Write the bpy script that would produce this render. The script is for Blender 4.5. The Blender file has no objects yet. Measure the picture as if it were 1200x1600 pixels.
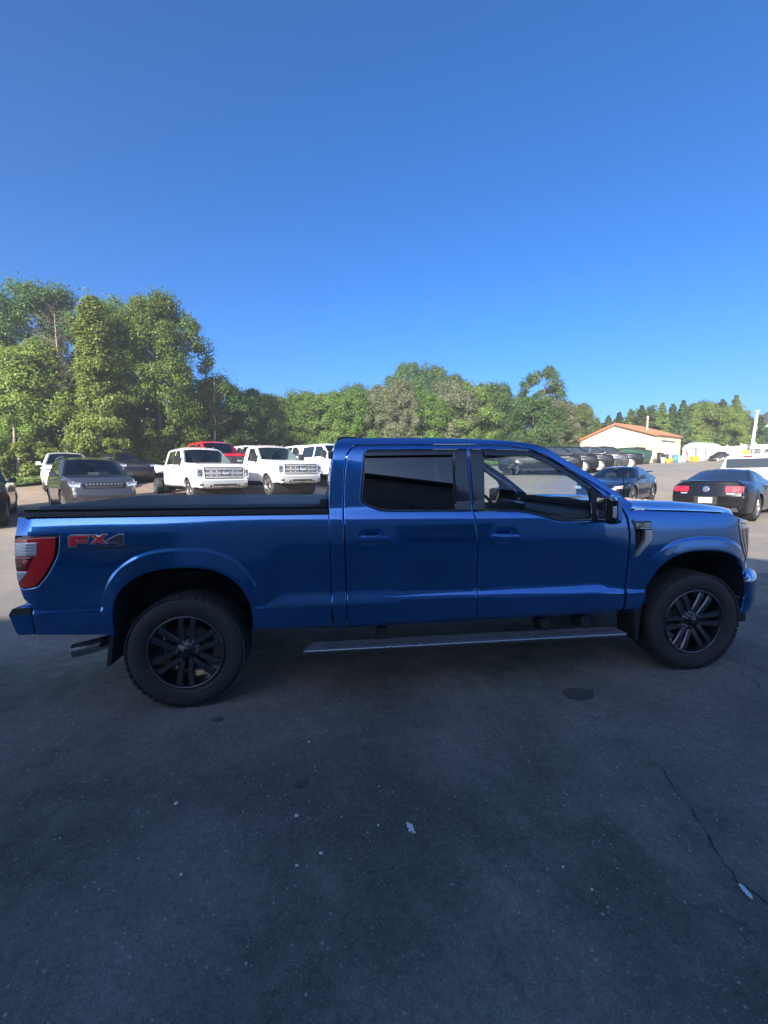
import bpy, bmesh, math, random
import numpy as np
from mathutils import Vector, Matrix
from mathutils.geometry import delaunay_2d_cdt

random.seed(7)
RNG = np.random.default_rng(7)
S = bpy.context.scene
COL = S.collection
R = math.radians

# ------------------------------------------------------------------ camera
YAW, PITCH, ROLL = 0.1173, 0.0884, -0.0142
CAM = Vector((1.0806, -3.9694, 1.6438))
FW = Vector((math.sin(YAW), math.cos(YAW), 0))
RT = Vector((math.cos(YAW), -math.sin(YAW), 0))
cam_d = bpy.data.cameras.new('camera')
cam = bpy.data.objects.new('camera', cam_d)
COL.objects.link(cam)
_f = FW * math.cos(PITCH) - Vector((0, 0, 1)) * math.sin(PITCH)
_u = Vector((0, 0, 1)) * math.cos(PITCH) + FW * math.sin(PITCH)
_r3 = RT * math.cos(ROLL) + _u * math.sin(ROLL)
_u3 = _u * math.cos(ROLL) - RT * math.sin(ROLL)
m3 = Matrix((_r3, _u3, -_f)).transposed()
cam.matrix_world = Matrix.Translation(CAM) @ m3.to_4x4()
cam_d.sensor_fit = 'AUTO'
cam_d.sensor_width = 36.0
cam_d.lens = 36.0 * 650.0 / 1600.0
cam_d.clip_start = 0.05
cam_d.clip_end = 3000
S.camera = cam

# ------------------------------------------------------------------ light
SUN_EL = 22.0
_sh = (RT * 0.34 + FW * 0.94).normalized()        # the way shadows fall
sun_to = Vector((-_sh.x * math.cos(R(SUN_EL)), -_sh.y * math.cos(R(SUN_EL)), math.sin(R(SUN_EL))))
sd = bpy.data.lights.new('sun', 'SUN')
sd.energy = 5.0
sd.angle = R(0.55)
sd.color = (1.0, 0.89, 0.74)
sun = bpy.data.objects.new('sun', sd)
COL.objects.link(sun)
sun.rotation_euler = sun_to.to_track_quat('Z', 'Y').to_euler()

W = bpy.data.worlds.new('World')
S.world = W
W.use_nodes = True
wn = W.node_tree
wn.nodes.clear()
sky = wn.nodes.new('ShaderNodeTexSky')
sky.sky_type = 'NISHITA'
sky.sun_disc = False
sky.sun_elevation = R(SUN_EL)
sky.sun_rotation = math.atan2(sun_to.x, sun_to.y)
sky.altitude = 200
sky.air_density = 0.7
sky.dust_density = 3.0
sky.ozone_density = 6.0
hs = wn.nodes.new('ShaderNodeHueSaturation')
hs.inputs['Saturation'].default_value = 1.18
hs.inputs['Hue'].default_value = 0.502
bg = wn.nodes.new('ShaderNodeBackground')
bg.inputs['Strength'].default_value = 0.13
wo = wn.nodes.new('ShaderNodeOutputWorld')
wn.links.new(sky.outputs[0], hs.inputs['Color'])
wn.links.new(hs.outputs[0], bg.inputs['Color'])
wn.links.new(bg.outputs[0], wo.inputs['Surface'])

S.view_settings.view_transform = 'Standard'
S.view_settings.look = 'None'
S.view_settings.exposure = 1.25
S.view_settings.gamma = 1
S.view_settings.use_curve_mapping = False
S.cycles.max_bounces = 8
S.cycles.transparent_max_bounces = 12
S.cycles.transmission_bounces = 6
S.cycles.glossy_bounces = 4
S.cycles.caustics_reflective = False
S.cycles.caustics_refractive = False

# ------------------------------------------------------------------ helpers
def put(name, me, parent=None, mats=(), loc=None):
    o = bpy.data.objects.new(name, me)
    COL.objects.link(o)
    for m in (mats if isinstance(mats, (list, tuple)) else [mats]):
        me.materials.append(m)
    if parent is not None:
        o.parent = parent
    if loc is not None:
        o.location = loc
    return o

def tag(o, label=None, cat=None, group=None, kind=None):
    if label: o['label'] = label
    if cat: o['category'] = cat
    if group: o['group'] = group
    if kind: o['kind'] = kind
    return o

def thing(name, label, cat, loc=(0, 0, 0), rz=0.0, group=None):
    o = bpy.data.objects.new(name, None)
    o.empty_display_size = 0.2
    COL.objects.link(o)
    o.location = loc
    o.rotation_euler = (0, 0, rz)
    return tag(o, label, cat, group)

def copy_tree(o, parent=None):
    c = o.copy()
    COL.objects.link(c)
    if parent is not None:
        c.parent = parent
    for ch in list(o.children):
        copy_tree(ch, c)
    return c

def mesh_from(verts, faces, smooth=False):
    me = bpy.data.meshes.new('m')
    me.from_pydata([tuple(map(float, v)) for v in verts], [], [tuple(f) for f in faces])
    if smooth:
        me.polygons.foreach_set('use_smooth', [True] * len(me.polygons))
    me.update()
    return me

class MB:
    """collects simple shapes that make ONE part"""
    def __init__(self):
        self.v = []; self.f = []; self.s = []
    def add(self, v, f, smooth=False):
        n = len(self.v)
        self.v += [tuple(map(float, p)) for p in v]
        self.f += [tuple(i + n for i in q) for q in f]
        self.s += [smooth] * len(f)
        return self
    def box(self, c, s, rot=None, bev=0.0, taper=1.0):
        """box with bevelled edges; rot a Matrix or (axis, angle)"""
        bm = bmesh.new()
        bmesh.ops.create_cube(bm, size=1.0)
        for v in bm.verts:
            t = taper if v.co.z > 0 else 1.0
            v.co = Vector((v.co.x * s[0] * t, v.co.y * s[1] * t, v.co.z * s[2]))
        if bev > 0:
            bmesh.ops.bevel(bm, geom=bm.edges[:], offset=bev, segments=2, profile=0.6, affect='EDGES')
        M = Matrix.Identity(3)
        if rot is not None:
            M = rot if isinstance(rot, Matrix) else Matrix.Rotation(rot[1], 3, rot[0])
        cv = Vector(c)
        bm.verts.index_update()
        vs = [M @ v.co + cv for v in bm.verts]
        fs = [[v.index for v in f.verts] for f in bm.faces]
        bm.free()
        return self.add(vs, fs)
    def tube(self, pts, r, seg=8, cap=True, smooth=True):
        pts = [Vector(p) for p in pts]
        n = len(pts)
        rs = r if isinstance(r, (list, tuple)) else [r] * n
        vs = []; fs = []
        a = None
        for i, p in enumerate(pts):
            t = (pts[min(i + 1, n - 1)] - pts[max(i - 1, 0)]).normalized()
            if a is None:
                a = t.orthogonal().normalized()
            a = (a - t * a.dot(t)).normalized()
            b = t.cross(a)
            for k in range(seg):
                th = 2 * math.pi * k / seg
                vs.append(p + (a * math.cos(th) + b * math.sin(th)) * rs[i])
        for i in range(n - 1):
            for k in range(seg):
                k2 = (k + 1) % seg
                fs.append((i * seg + k, i * seg + k2, (i + 1) * seg + k2, (i + 1) * seg + k))
        self.add(vs, fs, smooth)
        if cap:
            self.add(vs[:seg], [tuple(range(seg - 1, -1, -1))])
            self.add(vs[-seg:], [tuple(range(seg))])
        return self
    def lathe(self, prof, axis='Y', c=(0, 0, 0), seg=48, smooth=True, close=False):
        """prof: list of (radius, along)"""
        vs = []; fs = []
        n = len(prof)
        for k in range(seg):
            th = 2 * math.pi * k / seg
            cs, sn = math.cos(th), math.sin(th)
            for r_, a_ in prof:
                if axis == 'Y': p = (r_ * cs, a_, r_ * sn)
                elif axis == 'Z': p = (r_ * cs, r_ * sn, a_)
                else: p = (a_, r_ * cs, r_ * sn)
                vs.append((p[0] + c[0], p[1] + c[1], p[2] + c[2]))
        m = n if close else n - 1
        for k in range(seg):
            k2 = (k + 1) % seg
            for i in range(m):
                j = (i + 1) % n
                fs.append((k * n + i, k2 * n + i, k2 * n + j, k * n + j))
        return self.add(vs, fs, smooth)
    def prism(self, poly, y0, y1, axis='Y'):
        """polygon in (a,b) extruded: axis Y -> (a, y, b); axis Z -> (a,b,z); axis X -> (x,a,b)"""
        n = len(poly)
        def P(p, t):
            if axis == 'Y': return (p[0], t, p[1])
            if axis == 'Z': return (p[0], p[1], t)
            return (t, p[0], p[1])
        vs = [P(p, y0) for p in poly] + [P(p, y1) for p in poly]
        fs = [tuple(range(n)), tuple(range(2 * n - 1, n - 1, -1))]
        for i in range(n):
            j = (i + 1) % n
            fs.append((j, i, n + i, n + j))
        return self.add(vs, fs)
    def build(self, name, mat, parent=None, fix=True, loc=None):
        me = bpy.data.meshes.new(name)
        me.from_pydata(self.v, [], self.f)
        me.polygons.foreach_set('use_smooth', self.s)
        if fix:
            bm = bmesh.new(); bm.from_mesh(me)
            bmesh.ops.recalc_face_normals(bm, faces=bm.faces[:])
            bm.to_mesh(me); bm.free()
        me.update()
        return put(name, me, parent, mat, loc)

def fillet(pts, seg=6):
    """polygon whose points may carry a corner radius"""
    out = []
    n = len(pts)
    for i in range(n):
        p = pts[i]
        if len(p) < 3 or p[2] <= 0:
            out.append((p[0], p[1])); continue
        a = Vector(pts[i - 1][:2]); b = Vector(p[:2]); c = Vector(pts[(i + 1) % n][:2])
        u = (a - b); w = (c - b)
        d = min(p[2], u.length * 0.49, w.length * 0.49)
        s = b + u.normalized() * d; e = b + w.normalized() * d
        for k in range(seg + 1):
            t = k / seg
            q = s * (1 - t) ** 2 + b * 2 * t * (1 - t) + e * t * t
            out.append((q.x, q.y))
    return out

def catmull(pts, per=6, closed=False):
    P = [np.array(p[:2], float) for p in pts]
    n = len(P); out = []
    rng = range(n) if closed else range(n - 1)
    for i in rng:
        if closed:
            p0, p1, p2, p3 = P[i - 1], P[i], P[(i + 1) % n], P[(i + 2) % n]
        else:
            p0, p1, p2, p3 = P[max(i - 1, 0)], P[i], P[i + 1], P[min(i + 2, n - 1)]
        for k in range(per):
            t = k / per
            q = 0.5 * (2 * p1 + (p2 - p0) * t + (2 * p0 - 5 * p1 + 4 * p2 - p3) * t * t + (3 * p1 - p0 - 3 * p2 + p3) * t ** 3)
            out.append((q[0], q[1]))
    if not closed:
        out.append(tuple(P[-1]))
    return out

def resample(poly, step):
    out = []
    n = len(poly)
    for i in range(n):
        a = np.array(poly[i]); b = np.array(poly[(i + 1) % n])
        L = np.linalg.norm(b - a)
        if L < 1e-5: continue
        k = max(1, int(math.ceil(L / step)))
        for j in range(k):
            out.append(a + (b - a) * j / k)
    return np.array(out)

def area2(P):
    x, y = P[:, 0], P[:, 1]
    return 0.5 * np.sum(x * np.roll(y, -1) - np.roll(x, -1) * y)

def inset(P, d):
    """move a closed CCW polygon inward by d"""
    if area2(P) < 0: P = P[::-1]
    e = np.roll(P, -1, 0) - P
    e /= np.maximum(np.linalg.norm(e, axis=1, keepdims=True), 1e-9)
    nrm = np.stack([-e[:, 1], e[:, 0]], 1)
    m = nrm + np.roll(nrm, 1, 0)
    l = np.maximum(np.linalg.norm(m, axis=1, keepdims=True), 0.5)
    m = m / l
    c = np.maximum((m * nrm).sum(1, keepdims=True), 0.5)
    return P + m * d / c

def inside(P, q):
    """points q inside polygon P"""
    x, y = q[:, 0], q[:, 1]
    r = np.zeros(len(q), bool)
    n = len(P)
    for i in range(n):
        x0, y0 = P[i]; x1, y1 = P[(i + 1) % n]
        c = ((y0 > y) != (y1 > y))
        with np.errstate(divide='ignore', invalid='ignore'):
            xi = (x1 - x0) * (y - y0) / (y1 - y0 + 1e-30) + x0
        r ^= c & (x < xi)
    return r

def panel(name, outline, yf, mat, parent, side=-1, holes=(), th=0.03, sp=0.04, feats=None, off=0.0,
          edge=0.004, gap=0.0, rim=True, skirt=None):
    """sheet cut to an outline in (x,z), bent over the body's side surface, with a turned-in edge.
    analytic normals keep the paint's reflections clean"""
    loops = []
    P = resample(outline, sp * 0.8)
    if area2(P) < 0: P = P[::-1]
    if gap: P = inset(P, gap)
    loops.append(P)
    for h in holes:
        H = resample(h, sp * 0.8)
        if area2(H) < 0: H = H[::-1]
        loops.append(H[::-1])
    rings = []
    for i, L in enumerate(loops):
        if i == 0: rings.append(inset(L, edge * 1.5))
        else:
            LL = L[::-1]
            rings.append(inset(LL, -edge * 1.5)[::-1])
    x0, z0 = P.min(0); x1, z1 = P.max(0)
    gx, gz = np.meshgrid(np.arange(x0 + sp * .5, x1, sp), np.arange(z0 + sp * .5, z1, sp))
    G = np.stack([gx.ravel(), gz.ravel()], 1)
    if feats is not None and len(feats):
        G = np.concatenate([G, np.array(feats)])
    def dmin(q, L):
        d = np.full(len(q), 1e9)
        A = L; Bq = np.roll(L, -1, 0)
        for i in range(len(A)):
            ab = Bq[i] - A[i]
            t = np.clip(((q - A[i]) @ ab) / max(ab @ ab, 1e-12), 0, 1)
            d = np.minimum(d, np.linalg.norm(q - (A[i] + t[:, None] * ab), axis=1))
        return d
    ok = inside(P, G)
    for L in loops[1:]: ok &= ~inside(L, G)
    G = G[ok]
    for L in loops:
        if len(G): G = G[dmin(G, L) > max(edge * 2.2, sp * 0.25)]
    allp = []; edges = []; bnd = []
    for L in loops:
        b = len(allp)
        allp += [Vector((float(p[0]), float(p[1]))) for p in L]
        edges += [(b + i, b + (i + 1) % len(L)) for i in range(len(L))]
    nb = len(allp)
    for L in rings:
        allp += [Vector((float(p[0]), float(p[1]))) for p in L]
    allp += [Vector((float(p[0]), float(p[1]))) for p in G]
    vo, eo, fo, ov, oe, of = delaunay_2d_cdt(allp, edges, [], 0, 1e-6)
    V = np.array([(v.x, v.y) for v in vo])
    isb = np.array([any(o < nb for o in orig) for orig in ov])
    F = np.array([f for f in fo if len(f) == 3])
    cen = V[F].mean(1)
    ok = inside(P, cen)
    for L in loops[1:]: ok &= ~inside(L, cen)
    F = F[ok]
    # orient in x,z
    a = V[F[:, 1]] - V[F[:, 0]]; b = V[F[:, 2]] - V[F[:, 0]]
    cr = a[:, 0] * b[:, 1] - a[:, 1] * b[:, 0]
    F = F[np.abs(cr) > 1e-10]; cr = cr[np.abs(cr) > 1e-10]
    flip = cr < 0
    F[flip] = F[flip][:, ::-1]
    # ccw in (x,z) faces -Y ; for side=+1 reverse
    if side > 0: F = F[:, ::-1]
    x, z = V[:, 0], V[:, 1]
    y = yf(x, z) + off
    h = 1e-3
    yx = (yf(x + h, z) - yf(x - h, z)) / (2 * h)
    yz = (yf(x, z + h) - yf(x, z - h)) / (2 * h)
    N = np.stack([-yx, np.full(len(x), float(side)), -yz], 1)
    N /= np.linalg.norm(N, axis=1, keepdims=True)
    y = y - np.where(isb, edge * 0.6, 0)
    # outward tilt on the boundary
    B = []; 
    bn = np.zeros((len(V), 2))
    for L in loops:
        e = np.roll(L, -1, 0) - np.roll(L, 1, 0)
        e /= np.maximum(np.linalg.norm(e, axis=1, keepdims=True), 1e-9)
        nn = np.stack([e[:, 1], -e[:, 0]], 1)
        for p, q in zip(L, nn):
            B.append((p, q))
    if B:
        bi = np.where(isb)[0]
        bp = np.array([p for p, q in B]); bq = np.array([q for p, q in B])
        for i in bi:
            k = np.argmin(((bp - V[i]) ** 2).sum(1))
            bn[i] = bq[k]
        N[bi, 0] += bn[bi, 0] * 0.6; N[bi, 2] += bn[bi, 1] * 0.6
        N /= np.linalg.norm(N, axis=1, keepdims=True)
    verts = [(x[i], side * y[i], z[i]) for i in range(len(x))]
    faces = [tuple(int(t) for t in f) for f in F]
    nrm = [N[i] for f in faces for i in f]
    nf = len(faces)
    if rim:
        for li, L in enumerate(loops):
            yl = yf(L[:, 0], L[:, 1]) + off - edge * 0.6
            base = len(verts)
            n = len(L)
            for i in range(n):
                verts.append((L[i, 0], side * yl[i], L[i, 1]))
            for i in range(n):
                verts.append((L[i, 0], side * (yl[i] - th), L[i, 1]))
            for i in range(n):
                j = (i + 1) % n
                q = (base + i, base + n + i, base + n + j, base + j)
                faces.append(q if side < 0 else q[::-1])
                nrm += [(0, 0, 0)] * 4
    me = bpy.data.meshes.new(name)
    me.from_pydata([tuple(map(float, v)) for v in verts], [], faces)
    me.polygons.foreach_set('use_smooth', [i < nf for i in range(len(faces))])
    me.normals_split_custom_set([tuple(map(float, q)) for q in nrm])
    me.update()
    return put(name, me, parent, mat)

def grid_mesh(name, P, mat, parent, th=0.0, flip=False):
    """P: array (n,m,3) -> smooth sheet"""
    n, m, _ = P.shape
    v = P.reshape(-1, 3)
    f = []
    for i in range(n - 1):
        for j in range(m - 1):
            q = (i * m + j, (i + 1) * m + j, (i + 1) * m + j + 1, i * m + j + 1)
            f.append(q[::-1] if flip else q)
    me = mesh_from(v, f, True)
    o = put(name, me, parent, mat)
    if th:
        md = o.modifiers.new('thick', 'SOLIDIFY'); md.thickness = th; md.offset = -1
    return o

# ------------------------------------------------------------------ materials
def newmat(name):
    m = bpy.data.materials.new(name)
    m.use_nodes = True
    nt = m.node_tree
    b = nt.nodes['Principled BSDF']
    return m, nt, b

def noise(nt, scale, detail=4, rough=0.55, coord='Object', dist=0.0):
    tc = nt.nodes.new('ShaderNodeTexCoord')
    n = nt.nodes.new('ShaderNodeTexNoise')
    n.inputs['Scale'].default_value = scale
    n.inputs['Detail'].default_value = detail
    n.inputs['Roughness'].default_value = rough
    n.inputs['Distortion'].default_value = dist
    nt.links.new(tc.outputs[coord], n.inputs['Vector'])
    return n

def ramp(nt, src, stops):
    r = nt.nodes.new('ShaderNodeValToRGB')
    el = r.color_ramp.elements
    while len(el) > 1: el.remove(el[-1])
    for i, (p, c) in enumerate(stops):
        if not isinstance(c, (tuple, list)): c = (c, c, c)
        c = tuple(c) + (1,) if len(c) == 3 else c
        e = el[0] if i == 0 else el.new(p)
        e.position = p; e.color = c
    nt.links.new(src, r.inputs[0])
    return r

def pbr(name, col, rough=0.5, metal=0.0, coat=0.0, var=0.0, vs=6.0, bump=0.0, bs=200.0, spec=None, rvar=0.0, coat_rough=0.04):
    m, nt, b = newmat(name)
    b.inputs['Base Color'].default_value = (*col, 1)
    b.inputs['Roughness'].default_value = rough
    b.inputs['Metallic'].default_value = metal
    b.inputs['Coat Weight'].default_value = coat
    b.inputs['Coat Roughness'].default_value = coat_rough
    if spec is not None: b.inputs['Specular IOR Level'].default_value = spec
    if var > 0:
        n = noise(nt, vs, 5)
        r = ramp(nt, n.outputs['Fac'], [(0.3, tuple(c * (1 - var) for c in col)), (0.7, tuple(min(1, c * (1 + var)) for c in col))])
        nt.links.new(r.outputs[0], b.inputs['Base Color'])
    if rvar > 0:
        n2 = noise(nt, 9.0, 6)
        r2 = ramp(nt, n2.outputs['Fac'], [(0.3, max(0, rough - rvar)), (0.7, min(1, rough + rvar))])
        nt.links.new(r2.outputs[0], b.inputs['Roughness'])
    if bump > 0:
        n3 = noise(nt, bs, 3)
        bp = nt.nodes.new('ShaderNodeBump')
        bp.inputs['Strength'].default_value = bump
        bp.inputs['Distance'].default_value = 0.01
        nt.links.new(n3.outputs['Fac'], bp.inputs['Height'])
        nt.links.new(bp.outputs[0], b.inputs['Normal'])
    return m

def carpaint(name, col, metal=0.0, rough=0.35, flake=0.15, dust=0.05, coat=1.0, ior=1.6):
    m, nt, b = newmat(name)
    n = noise(nt, 900, 1)
    r = ramp(nt, n.outputs['Fac'], [(0.35, tuple(c * (1 - flake) for c in col)), (0.68, tuple(min(1, c * (1 + flake)) for c in col))])
    # thin road dust, uneven
    d = noise(nt, 3.0, 6, 0.65)
    dr = ramp(nt, d.outputs['Fac'], [(0.45, 0.0), (0.8, dust)])
    mx = nt.nodes.new('ShaderNodeMix'); mx.data_type = 'RGBA'
    nt.links.new(dr.outputs[0], mx.inputs[0])
    nt.links.new(r.outputs[0], mx.inputs[6])
    mx.inputs[7].default_value = (0.22, 0.2, 0.18, 1)
    nt.links.new(mx.outputs[2], b.inputs['Base Color'])
    b.inputs['Metallic'].default_value = metal
    b.inputs['Roughness'].default_value = rough
    b.inputs['Coat Weight'].default_value = coat
    b.inputs['Specular IOR Level'].default_value = 0.2
    b.inputs['Coat IOR'].default_value = ior
    b.inputs['Coat Roughness'].default_value = 0.015
    return m

def glass(name, tint=(0.8, 0.85, 0.85), alpha=0.5, spec=0.5, rough=0.0):
    """thin sheet of tinted car glass: part mirror, part see-through"""
    m, nt, b = newmat(name)
    nt.nodes.remove(b)
    out = nt.nodes['Material Output']
    tr = nt.nodes.new('ShaderNodeBsdfTransparent'); tr.inputs[0].default_value = (*[c * alpha for c in tint], 1)
    gl = nt.nodes.new('ShaderNodeBsdfGlossy'); gl.inputs['Roughness'].default_value = rough
    gl.inputs['Color'].default_value = (0.95, 0.98, 1, 1)
    ior = 1.45 + spec * 0.35
    fr = nt.nodes.new('ShaderNodeFresnel')
    ge = nt.nodes.new('ShaderNodeNewGeometry')
    ma = nt.nodes.new('ShaderNodeMath'); ma.operation = 'MULTIPLY_ADD'      # a thin pane mirrors alike from both sides
    nt.links.new(ge.outputs['Backfacing'], ma.inputs[0]); ma.inputs[1].default_value = 1 / ior - ior; ma.inputs[2].default_value = ior
    nt.links.new(ma.outputs[0], fr.inputs['IOR'])
    mx = nt.nodes.new('ShaderNodeMixShader')
    nt.links.new(fr.outputs[0], mx.inputs[0])
    nt.links.new(tr.outputs[0], mx.inputs[1])
    nt.links.new(gl.outputs[0], mx.inputs[2])
    nt.links.new(mx.outputs[0], out.inputs['Surface'])
    return m

M = {}
M['blue'] = carpaint('blue metallic paint', (0.015, 0.150, 0.45), metal=0.78, rough=0.15, flake=0.22, dust=0.03, ior=1.7)
M['black_trim'] = pbr('black textured plastic', (0.018, 0.019, 0.021), 0.55, bump=0.15, bs=500, var=0.2)
M['gloss_black'] = pbr('gloss black trim', (0.008, 0.008, 0.009), 0.12, coat=0.6)
M['rubber'] = pbr('tyre rubber', (0.036, 0.036, 0.036), 0.75, var=0.25, vs=12, bump=0.2, bs=300)
M['rim_dark'] = pbr('dark machined alloy', (0.13, 0.135, 0.15), 0.25, metal=0.85, coat=0.4, var=0.1)
M['rim_black'] = pbr('black painted alloy', (0.02, 0.021, 0.023), 0.35, metal=0.5, coat=0.5)
M['silver_trim'] = pbr('satin silver trim', (0.5, 0.51, 0.53), 0.3, metal=0.7)
M['steel'] = pbr('brushed steel', (0.45, 0.45, 0.46), 0.3, metal=1.0, rvar=0.1)
M['rust'] = pbr('brake iron', (0.22, 0.18, 0.15), 0.5, metal=0.8, var=0.3, vs=20)
M['chrome'] = pbr('chrome', (0.75, 0.77, 0.8), 0.08, metal=1.0)
M['under'] = pbr('black chassis paint', (0.014, 0.014, 0.015), 0.7, var=0.3)
M['vinyl'] = pbr('charcoal vinyl cover', (0.028, 0.03, 0.034), 0.5, bump=0.25, bs=350, var=0.15, vs=3)
M['red_lens'] = pbr('red lamp lens', (0.58, 0.014, 0.020), 0.15, coat=1.0)
M['dark_red_lens'] = pbr('smoked red lens', (0.10, 0.006, 0.009), 0.15, coat=1.0)
M['bright_red_lens'] = pbr('bright red lamp insert', (0.75, 0.02, 0.03), 0.15, coat=1.0)
M['clear_lens'] = pbr('clear lamp lens', (0.62, 0.65, 0.7), 0.12, metal=0.3, coat=1.0)
M['amber_lens'] = pbr('amber lamp lens', (0.45, 0.14, 0.05), 0.15, coat=1.0)
M['badge_red'] = pbr('badge red', (0.6, 0.015, 0.03), 0.3, coat=0.5)
M['badge_grey'] = pbr('badge dark grey', (0.05, 0.055, 0.065), 0.35, metal=0.6)
M['badge_silver'] = pbr('badge silver', (0.42, 0.46, 0.5), 0.25, metal=0.7)
M['badge_white'] = pbr('badge white letters', (0.75, 0.78, 0.8), 0.3)
M['bracket_grey'] = pbr('satin grey trim', (0.2, 0.21, 0.22), 0.35, metal=0.7)
M['cloth_dark'] = pbr('dark grey upholstery', (0.05, 0.052, 0.055), 0.8, bump=0.2, bs=200, var=0.15)
M['cloth_grey'] = pbr('grey headliner', (0.25, 0.25, 0.25), 0.9)
M['glass_tint'] = glass('privacy glass', (0.6, 0.62, 0.62), 0.045, 0.9)
M['glass_clear'] = glass('clear car glass', (0.90, 0.96, 0.95), 0.95, 0.35)
M['glass_dark'] = pbr('dark car window', (0.012, 0.016, 0.018), 0.03, coat=0.5, spec=0.8)
M['mirror'] = pbr('mirror glass', (0.8, 0.83, 0.85), 0.02, metal=1.0)
M['white_paint'] = carpaint('white paint', (0.78, 0.78, 0.77), 0.0, 0.4, 0.02, 0.1)
M['black_paint'] = carpaint('black paint', (0.006, 0.007, 0.009), 0.0, 0.3, 0.3, 0.01, .8, 1.42)
M['navy_paint'] = carpaint('blue black paint', (0.005, 0.008, 0.018), 0.1, 0.3, 0.3, 0.01, .85, 1.45)
M['grey_paint'] = carpaint('dark grey metallic paint', (0.06, 0.063, 0.068), 0.5, 0.32, 0.25, 0.1)
M['red_paint'] = carpaint('red paint', (0.55, 0.012, 0.02), 0.0, 0.35, 0.05, 0.06)
M['silver_rim'] = pbr('silver alloy', (0.5, 0.5, 0.52), 0.3, metal=0.9)
M['plate'] = pbr('licence plate', (0.75, 0.72, 0.66), 0.4)
# ------------------------------------------------------------------ the blue pickup
def smooth01(t):
    t = np.clip(t, 0, 1)
    return t * t * (3 - 2 * t)

_T = np.array([(.30, .86), (.46, .90), (.50, .935), (.535, .955), (.548, .972), (.70, .985), (.85, .990), (1.05, .993), (1.2, .988), (1.30, .976),
               (1.36, .955), (1.40, .935), (1.80, .845), (1.86, .822), (1.905, .77), (1.94, .66)])
_zz = np.arange(.30, 1.96, .0025)
_bb = np.interp(_zz, _T[:, 0], _T[:, 1])
def _gauss(a, s):
    k = np.arange(-int(4 * s), int(4 * s) + 1); g = np.exp(-.5 * (k / s) ** 2); g /= g.sum()
    return np.convolve(np.pad(a, len(k) // 2, mode='edge'), g, mode='valid')
_bs = np.where(_zz < .62, _gauss(_bb, 2.2), _gauss(_bb, 9))
_w = smooth01((_zz - .58) / .08)
_bs = _gauss(_bb, 2.2) * (1 - _w) + _gauss(_bb, 9) * _w

def q_field(x, z, xc, zc, a, b, p=2.5):
    zz = np.maximum(z - zc, 0)
    return ((np.abs(x - xc) / a) ** p + (zz / b) ** p) ** (1 / p)

ARCH = {'r': dict(xc=.01, zc=.60, ai=.468, bi=.430, ao=.55, bo=.575), 'f': dict(xc=3.99, zc=.58, ai=.462, bi=.425, ao=.55, bo=.540)}

def side_y(x, z):
    x = np.asarray(x, float); z = np.asarray(z, float)
    y = np.interp(z, _zz, _bs)
    # sculpted ledge along the lower doors
    zt = np.interp(x, [.4, .57, .685, 3.14, 3.33, 3.7], [.715, .733, .811, .768, .706, .700])
    zb = np.interp(x, [.4, .685, 3.35, 3.7], [.708, .700, .683, .683])
    depth = np.interp(x, [.45, .57, .70, 3.14, 3.33, 3.6], [.0, .012, .036, .036, .016, .012])
    t = (z - zb) / np.maximum(zt - zb, .004)
    up = np.where(z > zt, 1 - smooth01((z - zt) / (1.18 - .8)), smooth01(t * .94 + .03))
    up = np.where(z < zb, 0, up)
    y = y - depth * up * ((x > .4) & (x < 3.75))
    # rear quarter lower moulding line
    rq = smooth01((-.40 - x) / .10)
    y = y - .011 * rq * smooth01((z - .735) / .045) * (1 - smooth01((z - .79) / .25))
    # wheel flares
    for k, A in ARCH.items():
        qi = q_field(x, z, A['xc'], A['zc'], A['ai'], A['bi'])
        qo = q_field(x, z, A['xc'], A['zc'], A['ao'], A['bo'])
        u = (1 - qo) / np.maximum((1 - qo) + np.maximum(qi - 1, 0), 1e-4)
        u = np.where(qo >= 1, 0, np.clip(u, 0, 1))
        low = smooth01((z - .70) / .12)
        y = y + (0.008 * smooth01(u / .2) + .014 * smooth01(u)) * (.25 + .75 * low) 
        # soft swelling over the arch
        y = y + .008 * np.exp(-((qo - 1) / .25) ** 2) * smooth01((z - .72) / .25)
    # scoops behind the door handles
    for hx, hz in ((1.345, 1.203), (2.345, 1.186)):
        y = y - .026 * np.exp(-((x - hx) / .07) ** 4 - ((z - hz) / .030) ** 2)
    # corners in plan
    y = y - 1.1 * np.maximum(x - 4.2, 0) ** 2 - .9 * np.maximum(-.93 - x, 0) ** 1.5
    # crease where the front fender rolls to the hood
    return y

def glass_y(x, z):
    x = np.asarray(x, float); z = np.asarray(z, float)
    d = z - 1.40
    return .935 - .16 * d - .16 * np.maximum(d, 0) ** 2 + 0 * x

def arch_poly(k, zlow, n=30):
    A = ARCH[k]
    pts = [(A['xc'] - A['ai'], zlow)]
    for i in range(n + 1):
        th = math.pi - math.pi * i / n
        c, s_ = math.cos(th), math.sin(th)
        p = 2.5
        pts.append((A['xc'] + A['ai'] * math.copysign(abs(c) ** (2 / p), c), A['zc'] + A['bi'] * abs(s_) ** (2 / p)))
    pts.append((A['xc'] + A['ai'], zlow))
    return pts

def flare_feats(k):
    A = ARCH[k]; out = []
    p = 2.5
    for f in (1.03, 1.012, 1.0, .993, .986, .978, .97, .96, .945, .92, .89):
        for i in range(141):
            th = math.pi * i / 140
            c, s_ = math.cos(th), math.sin(th)
            out.append((A['xc'] + A['ao'] * f * math.copysign(abs(c) ** (2 / p), c), A['zc'] + A['bo'] * f * abs(s_) ** (2 / p)))
    return out

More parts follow.
